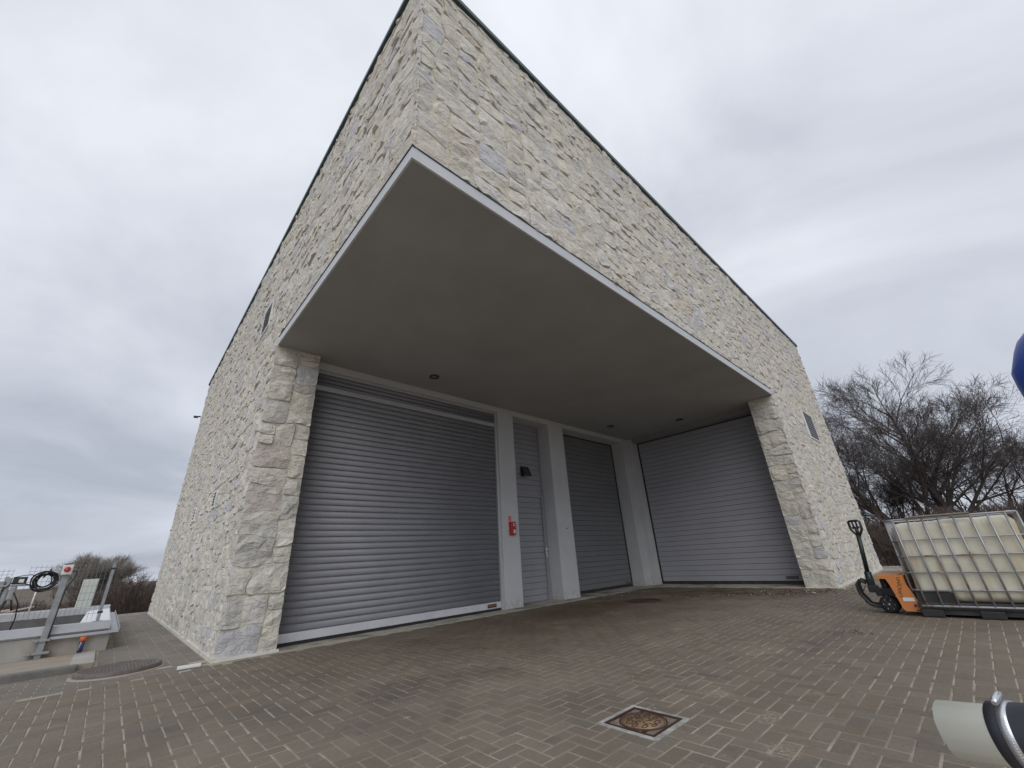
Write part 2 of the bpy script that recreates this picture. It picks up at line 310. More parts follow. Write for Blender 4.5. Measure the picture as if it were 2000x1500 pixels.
    def mesh(s, name, mats, org=(0,0,0)):
        me = bpy.data.meshes.new(name); o = org
        me.from_pydata([(p[0]-o[0], p[1]-o[1], p[2]-o[2]) for p in s.v], [], s.f)
        for m_ in (mats if isinstance(mats, (list, tuple)) else [mats]): me.materials.append(m_)
        me.polygons.foreach_set('material_index', s.mi); me.polygons.foreach_set('use_smooth', s.sm)
        if any(t != (1, 1, 1) for t in s.tone):
            at = me.attributes.new('tone', 'FLOAT_COLOR', 'POINT')
            at.data.foreach_set('color', np.array([(*t, 1) for t in s.tone], dtype=np.float32).ravel())
        me.validate(); me.update(); return me
    def build(s, name, mats, parent=None, org=None, fix=True):
        """one mesh object; parent's world origin (or org) becomes the mesh origin"""
        o = world_org(parent) if parent is not None else Vector(org or (0,0,0))
        me = s.mesh(name, mats, o)
        if fix:
            bm = bmesh.new(); bm.from_mesh(me); bmesh.ops.recalc_face_normals(bm, faces=bm.faces[:]); bm.to_mesh(me); bm.free()
        ob = bpy.data.objects.new(name, me); COL.objects.link(ob)
        if parent is not None: ob.parent = parent
        else: ob.location = o
        return ob
def world_org(o):
    p = Vector((0,0,0))
    while o is not None: p = p+o.location; o = o.parent
    return p
def tag(o, label=None, cat=None, group=None, kind=None):
    for k, v in (('label', label), ('category', cat), ('group', group), ('kind', kind)):
        if v: o[k] = v
    return o
def thing(name, loc, label, cat, group=None):
    o = bpy.data.objects.new(name, None); o.empty_display_size = 0.3; COL.objects.link(o); o.location = loc
    return tag(o, label, cat, group)
def mesh_obj(name, me, parent, loc=(0,0,0)):
    o = bpy.data.objects.new(name, me); COL.objects.link(o); o.parent = parent; o.location = loc; return o
def rz(a): return Matrix.Rotation(a, 3, 'Z')

# ------------------------------------------------------------------ key dimensions of the building (metres)
HS, HF, HR = 4.363, 0.165, 7.796          # soffit, fascia height, roof
AY, BX, LY, RX = 4.345, 10.127, 15.85, 16.231
AW, BWD = 0.668, 0.572                    # widths of the two stone end faces
WY = 4.57                                 # face of the white wall
D3X = 10.95                               # plane of the far sectional door

# ------------------------------------------------------------------ ground and pavement
def sheet():
    m_ = MB(); n = 70
    def h(x, y):
        d = max(x-17.5, y-17.5, -6-x, -14-y, 0)
        if x < 17.6 and y < 16.6 and x > -8: d = 0
        z = -0.06-2.0*min(1, max(0, d)/14)**0.8
        if x > 17 and y < 17: z = -0.06-0.35*min(1, max(0, d)/10)
        return z+(mnoise.noise(Vector((x*.13, y*.13, 1)))*0.25 if d > 2 else 0)
    xs = sorted(set([-1500, -700, -300, -150, -80, -50]+[i for i in range(-36, 61, 3)]+[80, 110, 160, 300, 700, 1500]))
    vs = [(x, y, h(x, y)) for y in xs for x in xs]; k = len(xs)
    m_.add(vs, [(j*k+i, j*k+i+1, (j+1)*k+i+1, (j+1)*k+i) for j in range(k-1) for i in range(k-1)], 0, True)
    return m_
g = sheet().build('ground', M_GROUND); tag(g, kind='structure')

pav = thing('pavement', (2, 0, 0), None, None); pav['kind'] = 'structure'
base = MB()
base.quad((-9, -14, -0.0032), (17.2, -14, -0.0032), (17.2, 5.4, -0.0032), (-9, 5.4, -0.0032))
base.quad((-9, 5.4, -0.0032), (0.6, 5.4, -0.0032), (0.6, 16.6, -0.0032), (-9, 16.6, -0.0032))
base.build('sand_bed', M_SAND, pav)
pavers = []
def paver(x0, y0, x1, y1, tonebase, g_=0.0038):
    cx, cy = (x0+x1)/2, (y0+y1)/2
    dz = rng.gauss(0, 0.0006); tx, ty = rng.gauss(0, .004), rng.gauss(0, .004)
    def Z(x, y): return dz+(x-cx)*tx+(y-cy)*ty
    c = 0.0045
    x0 += rng.gauss(0, .0011); x1 += rng.gauss(0, .0011); y0 += rng.gauss(0, .0011); y1 += rng.gauss(0, .0011)
    o = [(x0+g_, y0+g_), (x1-g_, y0+g_), (x1-g_, y1-g_), (x0+g_, y1-g_)]
    i_ = [(x0+g_+c, y0+g_+c), (x1-g_-c, y0+g_+c), (x1-g_-c, y1-g_-c), (x0+g_+c, y1-g_-c)]
    vs = [(x, y, -0.008) for x, y in o]+[(x, y, Z(x, y)-0.0036) for x, y in o]+[(x, y, Z(x, y)) for x, y in i_]
    fs = [(8, 9, 10, 11)]
    for k in range(4): fs += [(4+k, 4+(k+1) % 4, 8+(k+1) % 4, 8+k), (k, (k+1) % 4, 4+(k+1) % 4, 4+k)]
    f = rng.gauss(1, 0.06); hue = rng.gauss(0, 0.016)
    tn = tuple(max(.02, tonebase[q]*f*(1+hue*(1-q))) for q in range(3))
    a = area_px([(x, y, 0) for x, y in o])
    pavers.append((a, vs, fs, tn))
HOLES = []          # (cx, cy, rx, ry, kind)
MH = (1.45, -0.60, 0.205)
HOLES.append(('sq', MH[0], MH[1], MH[2])); HOLES.append(('ci', -0.83, 4.93, 0.40)); HOLES.append(('ci', 7.1, 2.75, 0.36))
def holed(x, y):
    for k, cx, cy, r in HOLES:
        if k == 'sq' and abs(x-cx) < r-.10 and abs(y-cy) < r-.10: return True
        if k == 'ci' and (x-cx)**2+(y-cy)**2 < (r-.12)**2: return True
    return False
def outside(x, y):
    p = proj((x, y, 0))
    if p is None: return True
    if p[2] > 0.3 and (p[0] < -700 or p[0] > 2700 or p[1] > 2100): return True
    return p[2] < 0.25
GREYB = (0.198, 0.168, 0.133)
P = 0.1; PX, PY = 0.058, 0.003
for i in range(-70, 175):
    for j in range(-120, 45):
        mm_ = (i-j) % 4
        if mm_ == 0: x0, y0, x1, y1 = i, j, i+2, j+1
        elif mm_ == 3: x0, y0, x1, y1 = i, j, i+1, j+2
        else: continue
        x0, y0, x1, y1 = x0*P+PX, y0*P+PY, x1*P+PX, y1*P+PY; cx, cy = (x0+x1)/2, (y0+y1)/2
        if y1 > 4.21 and not (x1 < 0.0 and y1 <= 4.21): continue
        if x1 > 10.14 and y1 > -0.03: continue
        if cx < -1.05 and cy > 4.15: continue
        if cx > 16.9 or outside(cx, cy) or holed(cx, cy): continue
        if math.hypot(cx-CPOS.x, cy-CPOS.y) > 17: continue
        paver(x0, y0, x1, y1, GREYB)
# walkway strip along the left facade: soldier rows, then plain running bond
for j in range(0, 12):
    for i in range(-50, 1):
        y0 = 4.205+j*0.1; x0 = i*0.2+(0.1 if j % 2 else 0)-0.05
        if x0+.2 > -0.03 or holed(x0+.1, y0+.05) or (j >= 4 and x0 > -1.12) : continue
        if outside(x0+.1, y0+.05): continue
        paver(x0, y0, x0+.2, y0+.1, (0.20, 0.18, 0.157))
for j in range(0, 53):
    for i in range(-6, 0):
        y0 = 4.605+j*0.22+(0.11 if i % 2 else 0); x0 = i*0.165-0.032
        if (x0 < -0.98 and y0 < 5.5) or (x0 < -1.0 and y0 > 7.3) or holed(x0+.08, y0+.1) or y0 > 15.95 or outside(x0, y0): continue
        paver(x0, y0, x0+.165, y0+.22, (0.205, 0.188, 0.168), .0024)
pavers.sort(key=lambda p: -p[0])
for a, vs, fs, tn in pavers[:300]:
    MB().add(vs, fs, 0, False, tn).build('paver', M_PAVER, pav, fix=False)
rest = MB()
for a, vs, fs, tn in pavers[300:]: rest.add(vs, fs, 0, False, tn)
tag(rest.build('pavers', M_PAVER, pav, fix=False), kind='stuff')
k_ = MB()                                                            # edging kerbs at the far ends of the paving
for i in range(12): k_.box((-6.0+i*0.55, 16.18, -0.3), (-6.0+i*0.55+.54, 16.28, 0.035), 0, 0.008)
for i in range(24): k_.box((16.95, -13+i*0.55, -0.3), (17.05, -13+i*0.55+.54, 0.05), 0, 0.008)
k_.build('edging_kerb', M_CONC, pav)
t_ = MB(); t_.box((0.70, 4.21, -0.2), (10.14, 5.25, 0.008)); t_.box((10.142, 0.60, -0.2), (11.1, 5.25, 0.008))
t_.build('threshold', M_THRESH, pav)

# ------------------------------------------------------------------ building
B = thing('stone_building', (8, 8, 0), 'large cream stone clad building with recessed garage doors under a deep corner overhang', 'building')
wl = MB()
wl.prism([(0.0, AY), (AW, AY), (AW, LY), (0.0, LY)], -0.3, HS+HF, 'z')                       # left wing of the wall
wl.prism([(BX, 0.0), (RX, 0.0), (RX, BWD), (BX, BWD)], -0.3, HS+HF, 'z')                   # right wing
wl.prism([(0.0, 0.0), (RX, 0.0), (RX, 0.5), (0.5, 0.5), (0.5, LY), (0.0, LY)], HS+HF, HR-0.02, 'z')
wl.box((RX-0.4, 0.502, -0.3), (RX, LY, HR-0.02)); wl.box((0.67, LY-0.4, -0.3), (RX-0.402, LY, HR-0.02))
wl.build('wall', M_MORTAR, B)
rf = MB(); rf.box((0.5, 0.5, HR-0.35), (RX-.41, LY-.41, HR-0.1)); rf.build('roof', M_FLASH, B)
re_ = MB()
re_.box((-0.05, -0.05, HR-0.035), (RX+0.06, 0.25, HR+0.055), 0, 0.006); re_.box((-0.05, 0.252, HR-0.035), (0.25, LY+0.06, HR+0.055), 0, 0.006)
re_.build('roof_edge', M_FLASH, B)
sf = MB(); sf.box((0.012, 0.012, HS), (11.2, 5.5, HS+HF-0.01)); sf.build('soffit', M_SOFFIT, B)
fa = MB(); fa.prism([(-0.012, -0.012), (BX-0.012, -0.012), (BX-0.012, 0.010), (0.010, 0.010), (0.010, AY-0.012), (-0.012, AY-0.012)], HS-0.004, HS+HF-0.022, 'z')
fa.build('fascia', M_FASCIA, B)
dl = MB(); dl.prism([(-0.022, -0.022), (BX-0.01, -0.022), (BX-0.01, 0.0), (0.0, 0.0), (0.0, AY-0.01), (-0.022, AY-0.01)], HS+HF-0.02, HS+HF-0.010, 'z')
dl.build('drip_edge', M_FLASH, B)
pl = MB()                                                           # white rendered walls, jambs and lintels
LZ = 4.235
pl.box((4.90, WY, 0), (5.40, 5.3, HS)); pl.box((6.70, WY, 0), (7.30, 5.3, HS))
pl.prism([(10.26, WY), (10.62, WY), (10.62, 4.40), (11.2, 4.40), (11.2, 5.3), (10.26, 5.3)], 0, HS, 'z')
for a, b in ((0.69, 4.90), (5.40, 6.70), (7.30, 10.26)): pl.box((a, WY, LZ), (b, 5.3, HS))
pl.build('white_wall', M_PLASTER, B)
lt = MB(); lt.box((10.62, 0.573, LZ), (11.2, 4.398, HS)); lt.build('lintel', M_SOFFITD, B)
for a_, b_ in (((-0.034, AY-0.03, 0.0), (-0.004, LY, 0.05)), ((-0.0035, AY-0.034, 0.0), (AW+.03, AY-0.004, 0.035)), ((BX-0.03, -0.034, 0.0), (RX+.03, -0.004, 0.04)), ((BX-0.034, -0.0035, 0.0), (BX-0.004, BWD, 0.02))):
    MB().box(a_, b_).build('base_strip', M_WSTRIP, B)

# --- stone cladding: random ashlar on a wobbling grid, every stone its own mesh
stones = []
VENTS = [('L', 5.83, 5.62, 0.66, 0.60), ('L', 10.0, 2.31, 0.36, 0.31), ('L', 7.28, 2.30, 0.36, 0.32), ('R', 13.40, 4.08, 1.10, 0.84)]
def stone_tone():
    t = rng.random(); f = rng.uniform(0.92, 1.07)
    if t < .58: c = (0.725, 0.695, 0.62)
    elif t < .80: c = (0.675, 0.655, 0.61)
    elif t < .88: c = (0.635, 0.63, 0.645)
    elif t < .95: c = (0.69, 0.645, 0.555)
    else: c = (0.65, 0.60, 0.54)
    return tuple(min(.9, k*f) for k in c)
def clad(U0, U1, Z1, blocked, P3, big=1.0, seed=0, relief=1.0):
    """U along the wall, Z up; P3(u, z, out) -> world"""
    r = random.Random(seed); c = 0.108*big
    nu = max(3, round((U1-U0)/c)); nz = max(3, round(Z1/c)); du = (U1-U0)/nu; dz = Z1/nz
    def node(i, j):
        e_ = 0.36
        h1 = mnoise.noise(Vector((i*3.17+seed, j*5.31, seed*1.3))); h2 = mnoise.noise(Vector((i*4.71, j*2.93+seed, 7.7+seed)))
        s1 = mnoise.noise(Vector((i*.35+seed, j*.35, 3.3))); s2 = mnoise.noise(Vector((i*.35, j*.35+seed, 9.1)))
        u = i+(h1*0.62+s1*0.8)*(0 if i in (0, nu) else 1)*e_*1.6; z = j+(h2*0.62+s2*0.9)*(0 if j in (0, nz) else 1)*e_*1.6
        return U0+min(max(u, 0), nu)*du, min(max(z, 0), nz)*dz
    occ = [[False]*nz for _ in range(nu)]
    for i in range(nu):
        for j in range(nz):
            if blocked(U0+(i+.5)*du, (j+.5)*dz): occ[i][j] = True
    sizes = [(3, 2), (4, 3), (3, 3), (2, 2), (4, 2), (5, 3), (3, 3), (2, 3), (4, 3), (3, 2), (2, 1), (1, 2), (5, 2)]
    for j in range(nz):
        i = 0
        while i < nu:
            if occ[i][j]: i += 1; continue
            sw, sh = r.choice(sizes); sh = min(sh, nz-j)
            w_ = 0
            while w_ < sw and i+w_ < nu and not any(occ[i+w_][j+k] for k in range(1)): w_ += 1
            while sh > 1 and any(occ[i+a][j+k] for a in range(w_) for k in range(sh)): sh -= 1
            if i+w_ < nu and not occ[i+w_][j] and (i+w_+1 >= nu or occ[i+w_+1][j]) and w_ < 5: w_ += 1
            while sh > 1 and any(occ[i+a][j+k] for a in range(w_) for k in range(sh)): sh -= 1
            for a in range(w_):
                for k in range(sh): occ[i+a][j+k] = True
            make_stone(i, j, w_, sh, node, P3, r, relief, du)
            i += w_
def make_stone(i, j, w_, h_, node, P3, r, relief, du):
    hb = r.uniform(0.010, 0.036)*relief; tu, tz = r.gauss(0, .011)*relief, r.gauss(0.002, .011)*relief
    cu, cz = i+w_/2, j+h_/2; q = []
    ctr = [node(i+a, j+b) for a, b in ((0, 0), (w_, 0), (w_, h_), (0, h_))]
    mu, mz = sum(p[0] for p in ctr)/4, sum(p[1] for p in ctr)/4
    vs = []; idx = {}; jt = 0.0065
    step = 2
    nu2, nz2 = (w_*step if w_*h_ <= 2 else w_+1), (h_*step if w_*h_ <= 2 else h_+1)
    def at(a, b):                         # bilinear in node grid
        x, y = a*w_/nu2, b*h_/nz2; x0, y0 = min(int(x), w_-1), min(int(y), h_-1); fx, fy = x-x0, y-y0
        p00, p10, p01, p11 = node(i+x0, j+y0), node(i+x0+1, j+y0), node(i+x0, j+y0+1), node(i+x0+1, j+y0+1)
        return tuple((p00[k]*(1-fx)+p10[k]*fx)*(1-fy)+(p01[k]*(1-fx)+p11[k]*fx)*fy for k in range(2))
    for b in range(nz2+1):
        for a in range(nu2+1):
            u, z = at(a, b); edge = a in (0, nu2) or b in (0, nz2); corner = a in (0, nu2) and b in (0, nz2)
            d = math.hypot(mu-u, mz-z) or 1; ins = jt+(0.012 if corner else 0)+(r.uniform(0, .006) if edge else 0)
            if edge: u += (mu-u)/d*ins; z += (mz-z)/d*ins
            else: u += r.gauss(0, .014); z += r.gauss(0, .012)
            o = hb+tu*(a-nu2/2)*1.1+tz*(b-nz2/2)*1.1+r.gauss(0, .0075)*relief
            if edge: o = max(0.003, o*0.55+r.uniform(-.004, .006)*relief)+(r.uniform(.008, .026) if b == 0 and r.random() < .30 else 0)
            else: o = max(0.008, o+r.uniform(0, .012)*relief)
            idx[(a, b)] = len(vs); vs.append((u, z, o))
    fs = []
    for b in range(nz2):
        for a in range(nu2):
            k = [idx[(a, b)], idx[(a+1, b)], idx[(a+1, b+1)], idx[(a, b+1)]]
            if r.random() < .5: fs += [(k[0], k[1], k[2]), (k[0], k[2], k[3])]
            else: fs += [(k[0], k[1], k[3]), (k[1], k[2], k[3])]
    ring = [(a, 0) for a in range(nu2)]+[(nu2, b) for b in range(nz2)]+[(a, nz2) for a in range(nu2, 0, -1)]+[(0, b) for b in range(nz2, 0, -1)]
    o = len(vs); n = len(ring)
    for k in ring:
        u, z, _ = vs[idx[k]]; d = math.hypot(mu-u, mz-z) or 1; vs.append((u-(mu-u)/d*.003, z-(mz-z)/d*.003, -0.01))
    for k in range(n): fs.append((o+k, o+(k+1) % n, idx[ring[(k+1) % n]], idx[ring[k]]))
    W3 = [P3(*p) for p in vs]
    stones.append((area_px([W3[idx[k]] for k in ring]), W3, fs, stone_tone()))
def vent_block(side):
    vs = [v for v in VENTS if v[0] == side]
    return lambda u, z: any(abs(u-v[1]) < v[3]/2+.02 and abs(z-v[2]) < v[4]/2+.03 for v in vs)
vbL, vbR = vent_block('L'), vent_block('R')
clad(-0.03, LY, HR-0.03, lambda u, z: vbL(u, z) or (u < AY-0.02 and z < HS+HF), lambda u, z, o: (-o, u, z), .97, 11, .54)
clad(-0.03, RX+.03, HR-0.03, lambda u, z: vbR(u, z) or (u < BX-0.02 and z < HS+HF), lambda u, z, o: (u, -o, z), .97, 23, .54)
clad(-0.025, AW+.01, HS-.005, lambda u, z: False, lambda u, z, o: (u, AY-o, z), 1.08, 35, .8)
clad(-0.025, BWD+.01, HS-.005, lambda u, z: False, lambda u, z, o: (BX-o, u, z), 1.05, 47, .62)
stones.sort(key=lambda s: -s[0])
for a, vs, fs, tn in stones[:300]: MB().add(vs, fs, 0, False, tn).build('stone', M_STONE, B)
rest = MB()
for a, vs, fs, tn in stones[300:]: rest.add(vs, fs, 0, False, tn)
tag(rest.build('stones', M_STONE, B), kind='stuff')

# --- vents
for i_v, (side, u, z, w_, h_) in enumerate(VENTS):
    def P3(a, b, o, side=side, u=u, z=z): return (-o, u+a, z+b) if side == 'L' else (u+a, -o, z+b)
    def bx(mb, a0, a1, b0, b1, o0, o1, mi=0):
        p, q = P3(a0, b0, o0), P3(a1, b1, o1); mb.box(p, q, mi)
    t = 0.028; fr = MB()
    bx(fr, -w_/2, -w_/2+t, -h_/2, h_/2, -.06, .035); bx(fr, w_/2-t, w_/2, -h_/2, h_/2, -.06, .035)
    bx(fr, -w_/2+t, w_/2-t, -h_/2, -h_/2+t, -.06, .035); bx(fr, -w_/2+t, w_/2-t, h_/2-t, h_/2, -.06, .035)
    bx(fr, -w_/2+t, w_/2-t, -h_/2+t, h_/2-t, .0005, .021, 1)
    vg = fr.build('vent_grille', [M_VENT, M_VENTSHADE], B)
    ns = {0: 7, 1: 4, 2: 5, 3: 10}[i_v]; pitch = (h_-2*t)/ns
    for k in range(ns):
        b0 = -h_/2+t+k*pitch; s_ = MB()
        quad = [(-w_/2+t, b0, .034), (w_/2-t, b0, .034), (w_/2-t, b0+pitch*.20, .030), (-w_/2+t, b0+pitch*.20, .030)]
        q2 = [(-w_/2+t, b0+.004, .0215), (w_/2-t, b0+.004, .0215), (w_/2-t, b0+pitch*.24, .0215), (-w_/2+t, b0+pitch*.24, .0215)]
        vs = [P3(*p) for p in quad+q2]
        s_.add(vs, [(0,1,2,3),(4,5,6,7),(0,1,5,4),(2,3,7,6),(1,2,6,5),(0,3,7,4)]).build('slat', M_VENT, vg)

# --- roller shutter
RY = 4.66
rs = MB()
rs.box((4.835, 4.605, 0.0), (4.898, 4.72, LZ-.002)); rs.box((0.69, RY+.03, 0), (4.83, RY+.05, 4.2))
rs.box((0.69, 4.615, 3.862), (4.834, 4.70, 3.95), 0, .006); rs.box((0.69, 4.63, 4.185), (4.834, 4.70, LZ-.002))
RS = rs.build('roller_shutter', M_RAIL, B)
def slat_mesh(x0, x1, h, bulge):
    m_ = MB(); prof = []
    for k in range(9):
        t = k/8; prof.append((-bulge*math.sin(math.pi*min(1, max(0, t)))**0.7, t*(h-.013)+.0065))
    prof = [(0.016, 0.0065)]+prof+[(0.016, h-.0065)]
    vs = [(x, y, z) for x in (x0, x1) for y, z in prof]; n = len(prof)
    m_.add(vs, [(k, k+1, n+k+1, n+k) for k in range(n-1)]+[tuple(range(n)), tuple(range(2*n-1, n-1, -1))], 0, True)
    me = m_.mesh('slat', M_SLAT); bm = bmesh.new(); bm.from_mesh(me); bmesh.ops.recalc_face_normals(bm, faces=bm.faces[:])
    for f in bm.faces: f.smooth = len(f.verts) == 4
    bm.to_mesh(me); bm.free(); return me
sm_ = slat_mesh(0.70, 4.83, 0.0975, 0.013)
bo = Vector(B.location)
z = 0.165; ns = 38; pitch = (3.862-0.165)/ns
sm_ = slat_mesh(0.70, 4.83, pitch, 0.013)
for k in range(ns): mesh_obj('slat', sm_, RS, Vector((0, RY, 0.165+k*pitch))-bo)
sh_ = slat_mesh(0.70, 4.83, 0.0785, 0.012)
for k in range(3): mesh_obj('slat', sh_, RS, Vector((0, RY-.012, 3.951+k*0.0785))-bo)
bb = MB(); bb.box((0.70, 4.625, 0.052), (4.832, RY+.02, 0.162), 0, .006); bb.build('bottom_bar', M_BAR, RS)
bb = MB(); bb.box((0.70, 4.635, 0.009), (4.832, RY+.01, 0.05)); bb.build('rubber_seal', M_BLACK, RS)
XZ = Matrix(((1, 0, 0, 0), (0, 0, -1, 0), (0, 1, 0, 0), (0, 0, 0, 1)))
def plate(parent, x0, x1, y, z0, z1, tm, txt='WIŚNIOWSKI'):
    p = MB(); p.box((x0, y-.006, z0), (x1, y, z1), 0, .002)
    h = z1-z0; p.text(txt, (x1-x0)/6.2, Matrix.Translation(((x0+x1)/2, y-.0075, (z0+z1)/2)) @ XZ, 1)
    return p.build('name_plate', [M_BLACKP, tm], parent)
plate(RS, 4.475, 4.705, 4.624, 0.075, 0.138, M_ORANGETXT)

# --- service door
SY = 4.98
sd = MB(); sd.box((6.585, SY-.055, 0), (6.698, SY+.03, 2.46)); sd.box((5.402, SY-.03, 2.455), (6.698, SY+.03, 2.505)); sd.box((5.402, SY-.045, 2.335), (6.583, SY+.03, 2.452))
sd.box((5.402, SY+.02, 0), (6.69, SY+.05, 4.23)); sd.box((5.402, SY-.02, 2.507), (5.44, SY+.02, 4.23)); sd.box((6.66, SY-.02, 2.507), (6.698, SY+.02, 4.23))
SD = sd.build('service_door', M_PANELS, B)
def panel_mesh(wd, h, m_, d=0.03, g_=.0035):
    p = MB(); c = 0.004
    p.box((0, 0, g_), (wd, d, h-g_), 0, c); me = p.mesh('panel', m_); return me
pm = panel_mesh(1.175, 2.33/18, M_PANELS)
for k in range(18): mesh_obj('panel', pm, SD, Vector((5.405, SY-.02, .012+k*2.32/18))-bo)
pm = panel_mesh(1.21, 1.722/13, M_PANELS)
for k in range(13): mesh_obj('panel', pm, SD, Vector((5.445, SY-.01, 2.507+k*1.722/13))-bo)
hd = MB(); hd.box((6.605, SY-.066, 0.99), (6.64, SY-.055, 1.15), 0, .004); hd.tube([(6.622, SY-.06, 1.10), (6.622, SY-.12, 1.10), (6.52, SY-.125, 1.10)], .010, 8); hd.box((6.61, SY-.075, 0.93), (6.636, SY-.056, 0.98), 0, .004)
hd.build('handle', M_WHITE, SD)

# --- sectional doors
DY = 5.0
s2 = MB(); s2.box((7.302, DY+.03, 0.008), (10.258, DY+.05, LZ+.05)); s2.box((10.215, DY-.03, 0.008), (10.258, DY+.03, LZ)); s2.box((7.302, DY-.025, 0.008), (10.214, DY+.02, 0.075)); s2.box((7.302, DY-.03, 4.205), (10.214, DY+.03, LZ+.02))
S2 = s2.build('sectional_door', M_BLACKP, B)
S2['label'] = 'darker grey sectional door in the shaded middle bay'
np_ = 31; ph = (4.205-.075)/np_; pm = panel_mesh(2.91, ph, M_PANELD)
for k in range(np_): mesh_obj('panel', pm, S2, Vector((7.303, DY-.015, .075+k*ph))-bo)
plate(S2, 9.93, 10.17, DY-.016, 0.095, 0.145, M_GREYTXT)
s3 = MB(); s3.box((D3X+.03, 0.60, 0.008), (D3X+.05, 4.398, LZ+.05)); s3.box((D3X-.03, 4.355, 0.008), (D3X+.03, 4.398, LZ)); s3.box((D3X-.025, 0.60, 0.008), (D3X+.02, 4.354, 0.08)); s3.box((D3X-.03, 0.60, 4.205), (D3X+.03, 4.354, LZ+.02))
S3 = s3.build('sectional_door', M_BLACKP, B)
ph = (4.205-.08)/np_
p_ = MB(); p_.box((0, 0, .0035), (.03, 3.75, ph-.0035), 0, .004); pm = p_.mesh('panel', M_PANEL)
for k in range(np_): mesh_obj('panel', pm, S3, Vector((D3X-.015, 0.603, .08+k*ph))-bo)
pl3 = MB(); pl3.box((D3X-.022, 0.86, .125), (D3X-.016, 1.13, .185), 0, .002)
YZ = Matrix(((0, 0, -1, 0), (-1, 0, 0, 0), (0, 1, 0, 0), (0, 0, 0, 1)))
pl3.text('WIŚNIOWSKI', .043, Matrix.Translation((D3X-.0235, 0.995, .155)) @ YZ, 1); pl3.build('name_plate', [M_BLACKP, M_GREYTXT], S3)

# --- downlights in the soffit
dlp = None
for (x, y) in ((2.70, 3.915), (8.73, 3.91), (9.97, 2.38)):
    if dlp is None:
        d_ = MB(); d_.lathe([(0.092, 0), (0.095, -.018), (0.070, -.020), (0.066, .0)], 24, 0)
        dlp = d_.mesh('downlight', M_BLACKP); l_ = MB(); l_.lathe([(.064, -.004), (.0, -.004)], 20, 0); lens = l_.mesh('lens', M_GLASS)
    o = mesh_obj('downlight', dlp, B, Vector((x, y, HS))-bo); mesh_obj('lens', lens, o, (0, 0, -.001))
# small hook on pillar
hk = MB(); hk.box((7.03, WY-.012, 1.55), (7.075, WY, 1.575)); hk.tube([(7.05, WY-.01, 1.56), (7.05, WY-.05, 1.56), (7.05, WY-.05, 1.59)], .006, 6); hk.build('wall_hook', M_GALV, B)
# lamp arm at the far end of the left facade
la = MB(); la.box((-0.12, 15.71, 6.41), (-0.03, 15.77, 6.45), 0, .01); la.box((-0.24, 15.68, 6.37), (-0.11, 15.80, 6.43), 0, .012)
tag(la.build('wall_lamp', M_BLACKP, None, org=(-0.05, 15.74, 6.43)), 'small dark outdoor lamp sticking out at the far end of the left stone wall', 'lamp')
wlp = thing('bulkhead_lamp', (6.06, SY-.01, 2.84), 'black wedge shaped lamp fixed above the narrow service door', 'lamp')
b_ = MB(); b_.prism([(SY-.02, 3.085), (SY-.02, 2.845), (SY-.16, 2.83), (SY-.15, 2.90), (SY-.06, 3.085)], 5.94, 6.19, 'x'); b_.build('housing', M_BLACKP, wlp)
b_ = MB(); b_.box((5.96, SY-.15, 2.822), (6.17, SY-.03, 2.834), 0, .004); b_.build('lens', M_GLASS, wlp)

# --- fire alarm call point and its sign
fb = thing('fire_alarm_box', (5.168, WY, 1.42), 'red fire alarm box on the first white pillar right of the roller shutter', 'alarm box')
f_ = MB(); f_.box((5.095, WY-.075, 1.42), (5.245, WY, 1.695), 0, .012); f_.build('housing', M_RED, fb)
f_ = MB(); f_.box((5.165, WY-.080, 1.455), (5.215, WY-.074, 1.525), 0, .004); f_.build('button_panel', M_WHITE, fb)
f_ = MB(); f_.box((5.165, WY-.079, 1.60), (5.178, WY-.0745, 1.66)); f_.box((5.178, WY-.079, 1.60), (5.212, WY-.0745, 1.611)); f_.box((5.178, WY-.079, 1.649), (5.212, WY-.0745, 1.66)); f_.build('white_mark', M_WHITE, fb)
f_ = MB(); f_.box((5.10, WY-.085, 1.545), (5.24, WY-.0752, 1.56)); f_.build('flap', M_RED, fb)
fs_ = thing('fire_sign', (5.13, WY, 1.71), 'small red fire notice with a white symbol above the red alarm box', 'sign')
f_ = MB(); f_.box((5.092, WY-.004, 1.715), (5.168, WY, 1.82)); f_.build('plate', M_SIGNRED, fs_)
f_ = MB(); f_.prism([(5.122, 1.765), (5.130, 1.765), (5.1335, 1.80), (5.13, 1.812), (5.122, 1.80)], WY-.006, WY-.004, 'y'); f_.box((5.104, WY-.006, 1.752), (5.156, WY-.004, 1.756)); f_.box((5.106, WY-.006, 1.730), (5.154, WY-.004, 1.736)); f_.build('symbol', M_WHITE, fs_)

# ------------------------------------------------------------------ covers in the paving
mh = thing('square_manhole', (MH[0], MH[1], 0), 'rusty square manhole with a round patterned lid set in the foreground pavers', 'manhole cover')
r = MH[2]; c_ = MB()
ring = MB()
def sq(mb, r0_, r1_, z0, z1, mi=0):
    x, y = MH[0], MH[1]
    mb.box((x-r1_, y-r1_, z0), (x+r1_, y-r0_, z1), mi); mb.box((x-r1_, y+r0_, z0), (x+r1_, y+r1_, z1), mi)
    mb.box((x-r1_, y-r0_, z0), (x-r0_, y+r0_, z1), mi); mb.box((x+r0_, y-r0_, z0), (x+r1_, y+r0_, z1), mi)
sq(ring, r-.034, r, -.05, .003); ring.build('cement_surround', M_CEMENT, mh)
ring = MB(); sq(ring, r-.052, r-.0342, -.05, .005); ring.build('frame', M_RUSTD, mh)
c_.box((MH[0]-r+.0525, MH[1]-r+.0525, -.05), (MH[0]+r-.0525, MH[1]+r-.0525, -.002)); c_.build('infill', M_LIDSTONE, mh)
l_ = MB(); l_.lathe([(.142, -.01), (.142, .002), (.0, .002)], 40, 0, (MH[0], MH[1], 0)); LID = l_.build('lid', M_RUST, mh)
